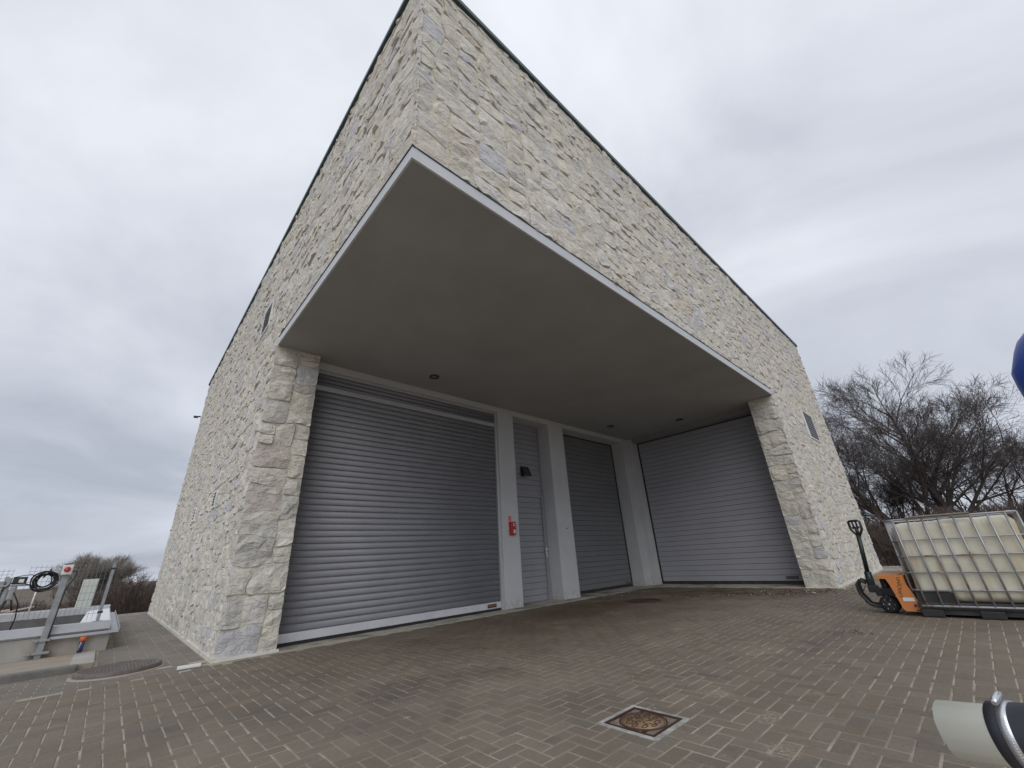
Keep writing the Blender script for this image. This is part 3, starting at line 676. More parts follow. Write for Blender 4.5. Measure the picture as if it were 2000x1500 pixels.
p_ = MB()
for rr, tw in ((.140, .007), (.126, .0025)):
    p_.tube([(MH[0]+rr*math.cos(2*math.pi*k/40), MH[1]+rr*math.sin(2*math.pi*k/40), .002) for k in range(40)], tw*.6, 6, 0, closed=True)
for k in range(9):
    a = 2*math.pi*k/9+.3; rr = .083 if k % 2 else .088; cx, cy = MH[0]+rr*math.cos(a), MH[1]+rr*math.sin(a); q = rng.uniform(.016, .024)
    loop = [(cx+q*math.cos(t)*(1.35 if abs(math.cos(t)) > .5 else 1), cy+q*.75*math.sin(t), .0025) for t in [2*math.pi*j/9 for j in range(9)]]
    p_.tube(loop, .0032, 5, 0, closed=True)
for k in range(4):
    a = k*math.pi/2+.5; p_.tube([(MH[0]+.012*math.cos(a), MH[1]+.012*math.sin(a), .0025), (MH[0]+.05*math.cos(a+.3), MH[1]+.05*math.sin(a+.3), .0025), (MH[0]+.058*math.cos(a+1.0), MH[1]+.058*math.sin(a+1.0), .0025)], .0034, 5)
p_.build('raised_pattern', M_RUSTD, LID)
for k in range(2):
    a = .6+k*math.pi; b_ = MB(); b_.box((MH[0]+.150*math.cos(a)-.016, MH[1]+.150*math.sin(a)-.012, -.002), (MH[0]+.150*math.cos(a)+.016, MH[1]+.150*math.sin(a)+.012, .006), 0, .003); b_.build('lifting_lug', M_RUSTD, mh)
rc = thing('round_cover', (-0.83, 4.93, 0), 'round brown chamber cover standing slightly proud of the paving beside the kerb', 'manhole cover')
m_ = MB(); m_.lathe([(.39, -.02), (.385, .048), (.350, .054), (.345, .048), (.0, .048)], 48, 0, (-.83, 4.93, 0)); CV = m_.build('lid', M_LID, rc)
m_ = MB(); m_.lathe([(.43, -.02), (.42, .006), (.39, .012)], 40, 0, (-.83, 4.93, 0)); m_.build('collar', M_SLAB, rc)
m_ = MB()
for i in range(-10, 11):
    for j in range(-10, 11):
        x, y = i*.031, j*.031
        if x*x+y*y < .325**2: m_.box((-.83+x-.009, 4.93+y-.009, .0475), (-.83+x+.009, 4.93+y+.009, .050))
tag(m_.build('tread_pattern', M_LID, CV), kind='stuff')
dc = MB(); dc.lathe([(.36, -.02), (.355, .004), (.0, .004)], 40, 0, (7.1, 2.75, 0)); dc.lathe([(.36, .0035), (.352, .009), (.33, .009), (.325, .0045)], 40, 0, (7.1, 2.75, 0))
tag(dc.build('round_drain_cover', M_RUSTD, None, org=(7.1, 2.75, 0)), 'flat dark brown round cover in the paving before the recessed doors', 'manhole cover')
wb_ = MB(); wb_.box((-0.35, 4.25, 0.004), (-0.13, 4.375, .026), 0, .003, rot=rz(R(-6))); tag(wb_.build('white_offcut', M_WHITE, None, org=(-.24, 4.32, 0)), 'short white strip lying on the pavers beside the left stone corner', 'offcut')

# ------------------------------------------------------------------ basin on the left, slab and kerb
slab = MB(); slab.prism([(5.56, -.2), (5.56, .06), (7.42, .008), (7.42, -.2)], -9, -1.07, 'x'); slab.build('concrete_slab', M_SLAB); bpy.data.objects['concrete_slab']['kind'] = 'structure'
ks = MB()
ks.prism([(5.57, -.2), (5.57, .065), (7.39, .016), (7.39, -.2)], -1.28, -1.062, 'x')
kst = ks.build('path_edging', M_CONC); kst['kind'] = 'structure'
kb = MB()
for i in range(8): kb.box((-1.20-(i+1)*1.0+.008, 5.42, -.2), (-1.20-i*1.0, 5.555, .075), 0, .02)
kerb = kb.build('kerb', M_KERB); kerb['kind'] = 'structure'
bs_ = thing('basin', (-2.8, 10.2, 0), 'long low concrete basin with zinc edged rim left of the stone building', 'basin')
BX0, BX1, BY0, BY1 = -6.5, -0.95, 7.40, 13.2
m_ = MB(); zt = 0.27
m_.box((BX0, BY0, -.5), (BX1, BY0+.2, zt)); m_.box((BX0, BY1-.2, -.5), (BX1, BY1, zt)); m_.box((BX1-.2, BY0+.201, -.5), (BX1, BY1-.201, zt)); m_.box((BX0, BY0+.201, -.5), (BX0+.2, BY1-.201, zt))
m_.build('concrete_wall', M_CONC, bs_)
m_ = MB(); m_.box((BX0+.21, BY0+.21, -.55), (BX1-.21, BY1-.21, -.45)); m_.box((BX0+.205, BY0+.202, -.5), (BX1-.205, BY0+.215, .26)); m_.box((BX0+.205, BY1-.215, -.5), (BX1-.205, BY1-.202, .26)); m_.build('lining', M_LINING, bs_)
m_ = MB(); m_.prism([(BY0-.035, .30), (BY0-.02, .405), (BY0+.20, .405), (BY0+.22, .38), (BY0+.22, .275), (BY0-.01, .275)], BX0-.03, BX1-.03, 'x'); m_.build('front_rim', M_ALU, bs_)
m_ = MB(); m_.prism([(BY1-.22, .275), (BY1-.22, .42), (BY1+.02, .44), (BY1+.03, .275)], BX0-.03, BX1-.03, 'x'); m_.build('rear_rim', M_ALU, bs_)
m_ = MB(); m_.prism([(-1.37, .27), (-1.36, .345), (-0.985, .365), (-0.985, .275)], BY0+.222, BY1-.222, 'y'); m_.build('side_coping', M_SHEET, bs_)
m_ = MB(); m_.prism([(-0.982, .25), (-0.982, .37), (-0.975, .37), (-0.975, .258), (-0.862, .258), (-0.862, .305), (-0.855, .305), (-0.855, .25)], BY0-.06, BY1+.02, 'y')
m_.prism([(BY0-.075, .235), (BY0-.075, .272), (BY0-.068, .272), (BY0-.068, .243), (BY0-.02, .243), (BY0-.02, .235)], -1.66, -0.862, 'x')
m_.build('gutter', M_ALU, bs_)
for k in range(14):
    x = -1.62+k*.055; f_ = MB(); f_.box((x, BY0-.072, .222), (x+.03, BY0-.066, .236)); 
# stainless screen in the basin
fp = MB(); fp.box((-1.165, 7.45, .40), (-1.125, 7.49, 1.27), 0, .004); fp.box((-1.20, 7.43, .405), (-1.09, 7.51, .415)); fp.box((-1.172, 7.44, 1.27), (-1.118, 7.50, 1.285))
FN = thing('wire_fence', (-1.9, 7.47, .4), 'galvanised wire mesh fence standing on the rim of the basin', 'fence')
fp.build('post', M_GALV, FN)
fp2 = MB(); fp2.box((-2.29, 7.45, .40), (-2.25, 7.49, 1.12), 0, .004); fp2.build('post', M_GALV, FN)
def wire_panel(x0, x1, z0, z1, y):
    m_ = MB()
    nx = int((x1-x0)/.05)
    for k in range(nx+1): x = x0+(x1-x0)*k/nx; m_.tube([(x, y, z0), (x, y, z1)], .0018, 4)
    zz = z1-.03; first = True
    while zz > z0:
        m_.tube([(x0, y-.004, zz), (x1, y-.004, zz)], .0022, 4)
        zz -= 0.05 if first and zz < z1-.02 else 0.1
        if zz < z1-.12: first = False
    return m_
wire_panel(-2.07, -1.17, .43, 1.255, 7.475).build('wire_panel', M_WIRE, FN)
wire_panel(-3.4, -2.235, .43, 1.225, 7.50).build('wire_panel', M_WIRE, FN)
for zc_ in (.52, 1.15):
    f_ = MB(); f_.box((-1.178, 7.445, zc_), (-1.112, 7.495, zc_+.03), 0, .004); f_.build('clamp', M_BLACKP, FN)
cp = thing('control_post', (-1.66, 7.32, .01), 'galvanised post carrying a white control box with a big red stop button', 'control post')
m_ = MB(); m_.box((-1.70, 7.31, .01), (-1.63, 7.36, 1.12), 0, .004); m_.build('post', M_GALV, cp)
m_ = MB()
for zb, xo in ((.22, -.06), (.06, -.09)):
    m_.box((-1.665+xo*1.2-.03, 7.29, zb), (-1.665-xo*1.2, 7.37, zb+.035), 0, .006); m_.tube([(-1.665+xo, 7.27, zb+.02), (-1.665+xo, 7.39, zb+.02)], .016, 8); m_.tube([(-1.665-xo, 7.27, zb+.02), (-1.665-xo, 7.39, zb+.02)], .016, 8)
m_.build('bracket', M_GALV, cp)
m_ = MB(); m_.box((-1.725, 7.245, 1.105), (-1.61, 7.31, 1.245), 0, .008); CB = m_.build('control_box', M_WHITE, cp)
m_ = MB(); m_.lathe([(.036, 0), (.036, -.02), (.030, -.030), (0, -.032)], 20, 0, (-1.668, 7.243, 1.178), 'y'); m_.build('stop_button', M_RED, CB)
m_ = MB(); m_.box((-1.72, 7.25, 1.247), (-1.63, 7.33, 1.262), 0, .005); m_.build('rain_cap', M_BLACKP, CB)
m_ = MB(); m_.tube([(-1.605, 7.28, 1.14), (-1.56, 7.28, 1.14), (-1.545, 7.27, 1.10), (-1.58, 7.28, 1.0), (-1.615, 7.29, .9), (-1.62, 7.30, .5), (-1.62, 7.30, .2)], .008, 6); m_.build('cable', M_BLACK, cp)
cc = MB()
for k in range(11):
    rr = .135-.006*k+.01*rng.random(); cx, cz = -1.875+rng.uniform(-.012, .012), 1.03+rng.uniform(-.012, .012)
    cc.tube([(cx+rr*math.cos(t)*(1+.06*math.sin(3*t+k)), 7.36+.004*k, cz+rr*math.sin(t)*(1+.05*math.cos(2*t+k*1.7))) for t in [2*math.pi*j/24 for j in range(24)]], .0075, 6, 0, closed=True)
cc.tube([(-1.75, 7.33, 1.10), (-1.82, 7.33, 1.14), (-1.90, 7.33, 1.17), (-1.98, 7.34, 1.08)], .007, 6); cc.tube([(-1.93, 7.35, .95), (-2.08, 7.36, 1.02), (-2.2, 7.38, 1.03), (-2.27, 7.38, .93)], .007, 6)
cc.tube([(-1.78, 7.34, .98), (-1.74, 7.33, .92), (-1.86, 7.34, .89), (-1.95, 7.36, .95)], .007, 6)
cc.tube([(-1.84, 7.34, 1.20), (-1.86, 7.34, 1.14), (-1.90, 7.35, 1.08)], .012, 6)
cc.tube([(-1.97, 7.36, 1.10), (-2.03, 7.37, 1.13), (-2.12, 7.38, 1.12), (-2.2, 7.38, 1.10)], .006, 6)
cc.tube([(-2.14, 7.38, .90), (-2.06, 7.40, .75), (-2.05, 7.60, .55), (-2.08, 7.75, .30)], .008, 6)
tag(cc.build('cable_coil', M_BLACK, None, org=(-1.87, 7.36, 1.0)), 'coiled black cable hanging left of the white control box with the red button', 'cable')
hw = thing('hoist_stand', (-2.24, 7.40, .40), 'grey hoist stand with a small screen box at the left edge above the basin rim', 'hoist')
m_ = MB(); m_.box((-2.34, 7.40, .40), (-2.27, 7.44, 1.06), 0, .006); m_.box((-2.25, 7.40, .75), (-2.21, 7.44, 1.10), 0, .006); m_.box((-2.36, 7.39, .98), (-2.02, 7.45, 1.005), 0, .004); m_.box((-2.20, 7.39, .80), (-2.13, 7.46, .985), 0, .02); m_.build('frame', M_GALV, hw)
m_ = MB(); m_.box((-2.20, 7.38, 1.008), (-2.06, 7.44, 1.105), 0, .01); SB = m_.build('control_head', M_BLACKP, hw)
m_ = MB(); m_.box((-2.135, 7.374, 1.022), (-2.085, 7.38, 1.075)); m_.build('screen', M_WHITE, SB)
m_ = MB(); m_.tube([(-2.19, 7.42, .80), (-2.22, 7.42, .62), (-2.26, 7.42, .55)], .012, 6); m_.tube([(-2.14, 7.42, .80), (-2.10, 7.42, .66)], .012, 6); m_.build('lever', M_BLACK, hw)
bp_ = thing('pipe_stub', (-1.24, 7.30, .01), 'upright blue pipe stub with an orange cap standing against the basin wall', 'pipe')
m_ = MB(); m_.lathe([(.030, .0), (.030, .175), (.0, .175)], 20, 0, (-1.24, 7.31, 0)); m_.build('pipe', M_BLUEPIPE, bp_)
m_ = MB(); m_.lathe([(.037, .165), (.037, .215), (.033, .222), (.0, .222)], 20, 0, (-1.24, 7.31, 0)); m_.build('cap', M_ORANGECAP, bp_)
m_ = MB(); m_.tube([(-1.262, 7.282, .055), (-1.25, 7.28, .16)], .004, 6); m_.build('wire', M_WHITE, bp_)
cab = thing('utility_cabinet', (-1.55, 15.0, 0), 'pale green upright cabinet standing behind the far rim of the basin', 'cabinet')
m_ = MB(); m_.box((-1.68, 14.9, 0), (-1.36, 15.15, 1.075), 0, .01); m_.build('housing', M_CABINET, cab)
m_ = MB(); m_.box((-1.66, 14.885, .08), (-1.38, 14.899, 1.04), 0, .004); m_.build('door', M_CABINET, cab)
m_ = MB(); m_.tube([(-2.36, 13.0, .42), (-2.36, 13.0, .93)], .014, 8); tag(m_.build('marker_post', M_WHITE, None, org=(-2.36, 13.0, .42)), 'thin white marker post behind the basin below the cable coil', 'post')
rp_ = thing('plank_heap', (-3.2, 15.5, 0), 'heap of pale and reddish planks lying beyond the basin at the left edge', 'planks')
for k in range(16):
    m_ = MB(); a = rng.uniform(-.3, .3); x = -3.2+rng.uniform(-.9, .8); y = 15.2+rng.uniform(-.5, .5); zz = .1+.42*rng.random()*(1-abs(x+3.2)/1.6)
    m_.box((x-.7, y-.07, zz), (x+.7, y+.07, zz+.035), 0, 0, rot=(rz(a) @ Matrix.Rotation(rng.uniform(-.18, .18), 3, 'Y'))); m_.build('plank', M_RUBBLE, rp_)

# ------------------------------------------------------------------ IBC tank on its pallet, and the pallet truck under it
IX0, IX1, IY0, IY1 = 6.43, 7.43, -2.735, -1.535
ib = thing('container_tank', (6.93, -2.17, 0), 'caged white plastic liquid container on a black pallet at the right edge', 'container tank')
m_ = MB()
bm = bmesh.new(); bmesh.ops.create_cube(bm, size=1)
for v in bm.verts: v.co = Vector((6.93+v.co.x*.92, -2.135+v.co.y*1.11, .635+v.co.z*.94))
bmesh.ops.bevel(bm, geom=bm.edges[:], offset=.085, segments=5, profile=.5, affect='EDGES')
bmesh.ops.subdivide_edges(bm, edges=[e_ for e_ in bm.edges if e_.calc_length() > .3], cuts=8, use_grid_fill=True)
for v in bm.verts:
    n = mnoise.noise(v.co*2.6); d = Vector((v.co.x-6.93, v.co.y+2.135, 0))
    if abs(v.co.z-.635) < .42: v.co += d.normalized()*(.010*n+.006*math.cos((v.co.z-.635)*16))
    if v.co.z > 1.05: v.co.z += .014*mnoise.noise(v.co*4)-.012*max(0, math.sin((v.co.y+2.0)*5))
bm.verts.index_update(); m_.add([v.co.copy() for v in bm.verts], [[v.index for v in f.verts] for f in bm.faces], 0, True); bm.free()
m_.lathe([(.11, 1.10), (.11, 1.125), (.095, 1.13), (0, 1.13)], 20, 1, (6.93, -2.25, 0))
m_.build('bottle', [M_BOTTLE, M_BLACKP], ib)
def rr_loop(x0, x1, y0, y1, r_, z_):
    pts = []
    for cx, cy, a0 in ((x1-r_, y1-r_, 0), (x0+r_, y1-r_, 90), (x0+r_, y0+r_, 180), (x1-r_, y0+r_, 270)):
        for k in range(5): a = R(a0+k*22.5); pts.append((cx+r_*math.cos(a), cy+r_*math.sin(a), z_))
    return pts
i0 = .006
for z_, rad in ((.125, .014), (.30, .0105), (.50, .0105), (.69, .0105), (.88, .0085), (1.135, .0135)):
    m_ = MB(); m_.tube(rr_loop(IX0+i0, IX1-i0, IY0+i0, IY1-i0, .09, z_), rad, 6, 0, closed=True); m_.build('cage_ring', M_GALVR, ib)
ys = [IY1-.095-k*.1443 for k in range(8)]
xs_ = [IX0+.10+k*.16 for k in range(6)]
for y in ys:
    for x in (IX0-.002, IX1+.002): m_ = MB(); m_.tube([(x+.006*(1 if x < 7 else -1), y, .125), (x+.006*(1 if x < 7 else -1), y, 1.135)], .0112, 6); m_.build('cage_bar', M_GALVR, ib)
for x in xs_:
    for y in (IY0, IY1): m_ = MB(); m_.tube([(x, y, .125), (x, y, 1.135)], .0112, 6); m_.build('cage_bar', M_GALVR, ib)
m_ = MB(); m_.box((IX0+.01, IY0+.01, .085), (IX1-.01, IY1-.01, .165), 0, .015)
for x, wx in ((IX0+.005, .05), (6.93-.06, .12), (IX1-.125, .12)):
    for y in (IY1-.22, -2.17-.09, IY0+.02): m_.box((x, y, 0.004), (x+wx, y+.20, .086), 0, .012)
m_.box((IX0+.035, IY0+.04, .032), (IX0+.055, IY1-.04, .086)); m_.build('pallet', M_BLACKP, ib)
def corner_guard(y0, y1, x):
    poly = [(y0, .15), (y0, .285), (y1+.05, .285), (y1+.015, .27), (y1, .235), (y1, .15)]
    return MB().prism(poly, x, x+.05, 'x')
corner_guard(IY1-.03, IY1-.385, IX0+.022).build('corner_guard', M_BLACKP, ib)
MB().prism([(IY0+.03, .15), (IY0+.03, .285), (IY0+.17, .285), (IY0+.21, .24), (IY0+.21, .15)], IX0+.022, IX0+.07, 'x').build('corner_guard', M_BLACKP, ib)
MB().box((IX0+.075, IY1-.08, .15), (IX1-.025, IY1-.03, .28)).build('corner_guard', M_BLACKP, ib)
wb2 = MB(); wb2.box((6.40, -2.36, 1.150), (6.47, -1.77, 1.168), 0, .003, rot=rz(R(1.5))); tag(wb2.build('wooden_board', M_WOOD, None, org=(6.44, -2.05, 1.15)), 'weathered wooden strip lying along the top rail of the caged container', 'board')

pt = thing('pallet_truck', (6.765, -1.25, 0), 'orange hand pallet truck with upright black handle parked under the container', 'pallet truck')
TX = 6.765
m_ = MB()
for sx in (-1, 1):
    x0 = TX+sx*.19-.08; m_.box((x0, -2.55, .050), (x0+.16, -1.50, .078), 0, .008)
m_.build('fork', M_ORANGE, pt)
poly = [(-1.225, .468), (-1.455, .470), (-1.475, .44), (-1.575, .13), (-1.60, .095), (-1.66, .088), (-1.66, .05), (-1.405, .05), (-1.385, .075), (-1.335, .36), (-1.315, .425), (-1.225, .430)]
m_ = MB(); m_.prism(poly, TX-.27, TX-.245, 'x'); m_.prism(poly, TX+.245, TX+.27, 'x'); m_.box((TX-.2445, -1.50, .09), (TX+.2445, -1.45, .46), 0, .006); m_.box((TX-.2445, -1.455, .445), (TX+.2445, -1.225, .467), 0, .004)
m_.text('UNICRAFT', .052, Matrix.Translation((TX-.2712, -1.425, .325)) @ Matrix.Rotation(R(12), 4, 'X') @ YZ @ Matrix.Rotation(R(-90), 4, 'Z'), 1)
CR = m_.build('carriage', [M_ORANGE, M_RUSTD], pt)
m_ = MB(); m_.box((TX-.2745, -1.53, .165), (TX-.2705, -1.415, .207), 0, .002, rot=Matrix.Rotation(R(0), 3, 'X')); m_.build('sticker', M_WHITE, CR)
m_ = MB(); m_.lathe([(.013, 0), (.013, -.012), (0, -.013)], 12, 0, (TX-.270, -1.515, .12), 'x'); m_.build('bolt', M_RUSTD, CR)
for sx in (-1, 1):
    m_ = MB(); xc = TX+sx*.075; m_.lathe([(.0, -.03), (.075, -.03), (.098, -.027), (.104, -.018), (.104, .018), (.098, .027), (.075, .03), (0, .03)], 28, 0, (xc, -1.235, .104), 'x'); WH = m_.build('steer_wheel', M_BLACK, pt)
    m_ = MB()
    for k in range(6):
        a = k*math.pi/3; m_.lathe([(.008, -.034), (.008, .034)], 8, 0, (xc, -1.235+.06*math.cos(a), .104+.06*math.sin(a)), 'x')
    m_.lathe([(.016, -.036), (.016, .036)], 10, 0, (xc, -1.235, .104), 'x'); m_.build('rim_bolt', M_STEEL, WH)
m_ = MB(); m_.box((TX-.085, -1.33, .20), (TX+.085, -1.13, .30), 0, .012); m_.lathe([(.05, .18), (.05, .40), (.035, .41), (.03, .45), (0, .45)], 16, 0, (TX, -1.26, 0)); m_.box((TX-.07, -1.17, .24), (TX+.07, -1.06, .33), 0, .015)
m_.tube([(TX-.08, -1.235, .15), (TX-.08, -1.235, .23)], .03, 8); m_.tube([(TX+.08, -1.235, .15), (TX+.08, -1.235, .23)], .03, 8); m_.build('pump', M_BLACKP, pt)
m_ = MB(); m_.tube([(TX, -1.10, .28), (TX, -1.115, .50)], .043, 10); m_.tube([(TX, -1.115, .50), (TX, -1.165, .98)], .027, 10); m_.box((TX-.045, -1.15, .26), (TX+.045, -1.08, .42), 0, .012); m_.build('handle_shaft', M_DKGREEN, pt)
m_ = MB(); hr_ = Matrix.Rotation(R(58), 3, 'Z')
def H(x, y, z): return Vector((TX, -1.17, 0))+hr_ @ Vector((x, y, 0))+Vector((0, 0, z))
m_.tube([H(0, 0, .96), H(-.045, 0, 1.01), H(-.082, 0, 1.06), H(-.088, 0, 1.165), H(-.06, 0, 1.18), H(.06, 0, 1.18), H(.088, 0, 1.165), H(.082, 0, 1.06), H(.045, 0, 1.01), H(0, 0, .96)], .016, 8)
m_.tube([H(0, 0, .97), H(0, 0, 1.09)], .022, 8); m_.tube([H(-.025, 0, 1.08), H(-.03, 0, 1.17)], .012, 8); m_.tube([H(.025, 0, 1.08), H(.03, 0, 1.17)], .012, 8); m_.tube([H(-.01, -.02, 1.09), H(.07, -.05, 1.10)], .009, 6); m_.tube([H(-.045, 0, 1.085), H(.045, 0, 1.085)], .016, 8); m_.build('handle_grip', M_BLACKP, pt)
m_ = MB(); m_.tube([(TX-.09, -1.07, .36), (TX-.09, -1.00, .40), (TX-.09, -.955, .34), (TX-.09, -.96, .22), (TX-.09, -1.03, .10), (TX-.09, -1.15, .08)], .019, 8); m_.tube([(TX+.09, -1.07, .36), (TX+.09, -1.00, .40), (TX+.09, -.955, .34), (TX+.09, -.96, .22), (TX+.09, -1.03, .10), (TX+.09, -1.15, .08)], .019, 8); m_.tube([(TX-.09, -.955, .34), (TX+.09, -.955, .34)], .012, 8); m_.build('foot_guard', M_BLACKP, pt)
m_ = MB(); m_.tube([(TX-.05, -1.05, .33), (TX-.06, -.98, .24), (TX-.06, -.985, .12), (TX-.06, -1.06, .06), (TX-.06, -1.16, .05)], .005, 6); m_.build('hydraulic_hose', M_BLACK, pt)

# ------------------------------------------------------------------ foreground: pipe end with clamped hose, blue tank at the frame edge
axis_a = Vector((0.155, -2.188, .597)); axis_b = Vector((0.133, -2.263, .607)); ax = (axis_b-axis_a).normalized()
ph_ = thing('suction_pipe', (0.3, -3.3, 0), 'cream plastic pipe end clamped into a dark hose in the lower right foreground', 'pipe')
def rings(mb, prof, mi, n=36, ragged=False):
    n1 = ax.cross(Vector((0, 0, 1))).normalized(); n2 = ax.cross(n1); vs = []
    for k, (t, rad) in enumerate(prof):
        for j in range(n):
            a = 2*math.pi*j/n; tt = t
            if ragged and k in ragged: tt += .0025*mnoise.noise(Vector((j*.9, 0, 4)))
            vs.append(axis_a+ax*tt+(n1*math.cos(a)+n2*math.sin(a))*rad)
    fs = [(k*n+j, k*n+(j+1) % n, (k+1)*n+(j+1) % n, (k+1)*n+j) for k in range(len(prof)-1) for j in range(n)]
    mb.add(vs, fs, mi, True)
m_ = MB(); rings(m_, [(.30, .042), (.0, .042), (.0, .0460), (.30, .0460)], 0, ragged=(1, 2)); 
m_.build('pipe', M_PIPE, ph_)
m_ = MB()
for k in range(9):
    a = rng.uniform(0, .5); s0 = axis_a+Vector((0, 0, .035))+Vector((rng.uniform(-.004, .004), rng.uniform(-.004, .004), rng.uniform(-.008, .008)))
    m_.tube([s0, s0-ax*.008+Vector((0, 0, -.003)), s0-ax*rng.uniform(.012, .02)+Vector((0, 0, -.008*rng.random()))], [.0012, .0009, .0004], 5)
m_.build('frayed_edge', M_PIPE, ph_)
m_ = MB(); rings(m_, [(.080, .0462), (.080, .0515), (.095, .0522), (.125, .0522), (.14, .0535), (.34, .0550)], 0)
end = axis_a+ax*.33
path = [end, end+ax*.15, Vector((.10, -2.85, .58)), Vector((.16, -3.1, .42)), Vector((.26, -3.3, .22)), Vector((.4, -3.5, .075)), Vector((.8, -3.9, .068)), Vector((1.6, -4.3, .068))]
m_.tube(path, .0542, 20); m_.build('hose', M_HOSE, ph_)
m_ = MB(); rings(m_, [(.099, .0523), (.099, .0538), (.113, .0538), (.113, .0523)], 0)
n1 = ax.cross(Vector((0, 0, 1))).normalized(); n2 = ax.cross(n1)
if n2.z < 0: n2 = -n2
toc = (CPOS-axis_a); toc = (toc-ax*toc.dot(ax)).normalized()
for k in range(24):
    a = -.95+k*.065; d = (toc*math.cos(a)+n2*math.sin(a)).normalized(); p0 = axis_a+ax*.102+d*.0538; p1 = axis_a+ax*.110+d*.0538
    m_.tube([p0, p1], .0007, 4)
CL = m_.build('hose_clamp', M_STEEL, ph_)
m_ = MB(); d = (n2*.98+toc*.2).normalized(); c0 = axis_a+ax*.104+d*.0556; tang = ax.cross(d).normalized()
m_.tube([c0-tang*.022+d*.004, c0-tang*.012+d*.006, c0+tang*.012+d*.006, c0+tang*.02+d*.004], [.004, .0055, .0055, .004], 10); m_.build('clamp_screw', M_STEEL, CL)

bt = thing('blue_tank', (1.36, -2.92, 0), 'rounded blue plastic tank end cut off by the right edge of the frame', 'tank')
cb = Vector((1.328, -2.891, 1.420))
m_ = MB(); m_.lathe([(0, -.52), (.06, -.505), (.14, -.455), (.185, -.375), (.215, -.27), (.231, -.16), (.2375, -.06), (.239, .0), (.2388, .06), (.236, .105), (.200, .185), (.180, .22), (.13, .27), (.07, .295), (0, .305)], 40, 0, cb); m_.build('tank_body', M_BLUE, bt)
m_ = MB()
for k in range(3):
    a = k*2.094-.6; m_.tube([(cb.x+.10*math.cos(a), cb.y+.10*math.sin(a), 1.05), (cb.x+.20*math.cos(a), cb.y+.20*math.sin(a), 0.0)], .014, 8)
m_.build('stand', M_GALV, bt)

# ------------------------------------------------------------------ litter
lm = MB()
def chip(x, y, s_, tn, z0=.006):
    n = rng.randint(4, 6); a0 = rng.random()*6; pts = []
    for k in range(n):
        a = a0+2*math.pi*k/n; q = s_*rng.uniform(.5, 1.1); pts.append((x+q*math.cos(a), y+q*math.sin(a)*.7, z0+rng.uniform(-.002, .008)))
    top = (x, y, z0+s_*rng.uniform(.15, .5)); lm.add(pts+[top], [(k, (k+1) % n, n) for k in range(n)], 0, False, tn)
for k in range(420):
    x = rng.gauss(9.0, .55); y = rng.gauss(.75, .5)-(x-9)*.9
    if x > 10.05 and y > -.08: continue
    t = rng.random(); tn = (.055, .032, .02) if t < .7 else (.14, .085, .05) if t < .92 else (.6, .58, .52)
    chip(x, y, rng.uniform(.012, .04), tn)
for k in range(90):
    x = rng.uniform(7.0, 10.6); y = rng.uniform(3.2, 4.4); chip(x, y, rng.uniform(.008, .03), rng.choice([(.05, .03, .02), (.12, .08, .05), (.5, .48, .43)]), .008)
for k in range(40):
    x, y = rng.gauss(5.0, .12), rng.gauss(-1.1, .10); chip(x, y, rng.uniform(.008, .02), (.07, .035, .02))
for k in range(60):
    x, y = rng.gauss(6.8, .5), rng.gauss(-.5, .35); chip(x, y, rng.uniform(.006, .014), rng.choice([(.06, .035, .02), (.4, .38, .33)]))
for k in range(55): chip(rng.uniform(.2, 6), rng.uniform(-2, 3.6), rng.uniform(.003, .007), rng.choice([(.7, .68, .64), (.07, .06, .05), (.3, .25, .18)]), .004)
tag(lm.build('leaf_litter', M_LEAF, None, org=(9, 1, 0)), kind='stuff'); bpy.data.objects['leaf_litter']['label'] = 'scattered brown leaves and crumbs of rubble on the pavers'

# ------------------------------------------------------------------ trees and shrubs
def tree_mesh(seed, height, spread, trunks, twig_len, levels=4, lean=.0, thick=.16, dens=1.0, up_=.25, nbs=(7, 7, 6, 5, 3), gnarl=1.0):
    r = random.Random(seed); tr = MB(); cr = MB()
    def rv(): return Vector((r.gauss(0, 1), r.gauss(0, 1), r.gauss(0, 1)))
    def grow(p, d, ln, rad, lev, mb):
        n = 4 if lev < 2 else 3; pts = [p]; q = d.copy(); rads = [rad]
        for k in range(n):
            q = (q+rv()*(.06+.025*lev)*gnarl+Vector((0, 0, up_*.22*(1 if lev else .3)))).normalized(); pts.append(pts[-1]+q*ln/n); rads.append(rad*(1-(.86 if lev < 2 else .6)*(k+1)/n))
        mb.tube(pts, rads, 6 if lev == 0 else 4 if lev == 1 else 3, 0, cap=False)
        if lev >= levels: return
        nb = nbs[lev]; nb = max(2, int(nb*dens+r.random()))
        t0 = (.26 if trunks == 1 else .34) if lev == 0 else .22
        for b in range(nb):
            t = t0+(1-t0)*((b+r.random())/nb); t = min(t, .985); k = min(int(t*n), n-1); f = t*n-k
            pos = pts[k].lerp(pts[k+1], f); dd = (pts[k+1]-pts[k]).normalized(); side = dd.cross(rv()).normalized()
            a = r.uniform(.62, 1.05)*(1.1-.35*t) if (lev == 0 and trunks == 1) else r.uniform(.38, .80)
            nd = (dd*math.cos(a)+side*math.sin(a)).normalized()
            l2 = ln*r.uniform(.42, .66)*(1.25-.62*t)
            if lev >= levels-1: l2 = max(l2, twig_len*r.uniform(.6, 1.2))
            grow(pos, nd, l2, max(rads[k]*(.5 if lev else .42 if trunks == 1 else .52), .0070), lev+1, tr if lev+1 < 2 else cr)
    for k in range(trunks):
        a = 2*math.pi*(k+.3*r.random())/max(1, trunks); tilt = 0 if trunks == 1 else r.uniform(.22, .42)*spread
        d = Vector((math.cos(a)*tilt+lean, math.sin(a)*tilt, 1)).normalized()
        grow(Vector((math.cos(a)*.15*(trunks > 1), math.sin(a)*.15*(trunks > 1), -.2)), d, height*.64*r.uniform(.85, 1.05), thick*(1 if trunks == 1 else .8), 0, tr)
    return tr, cr
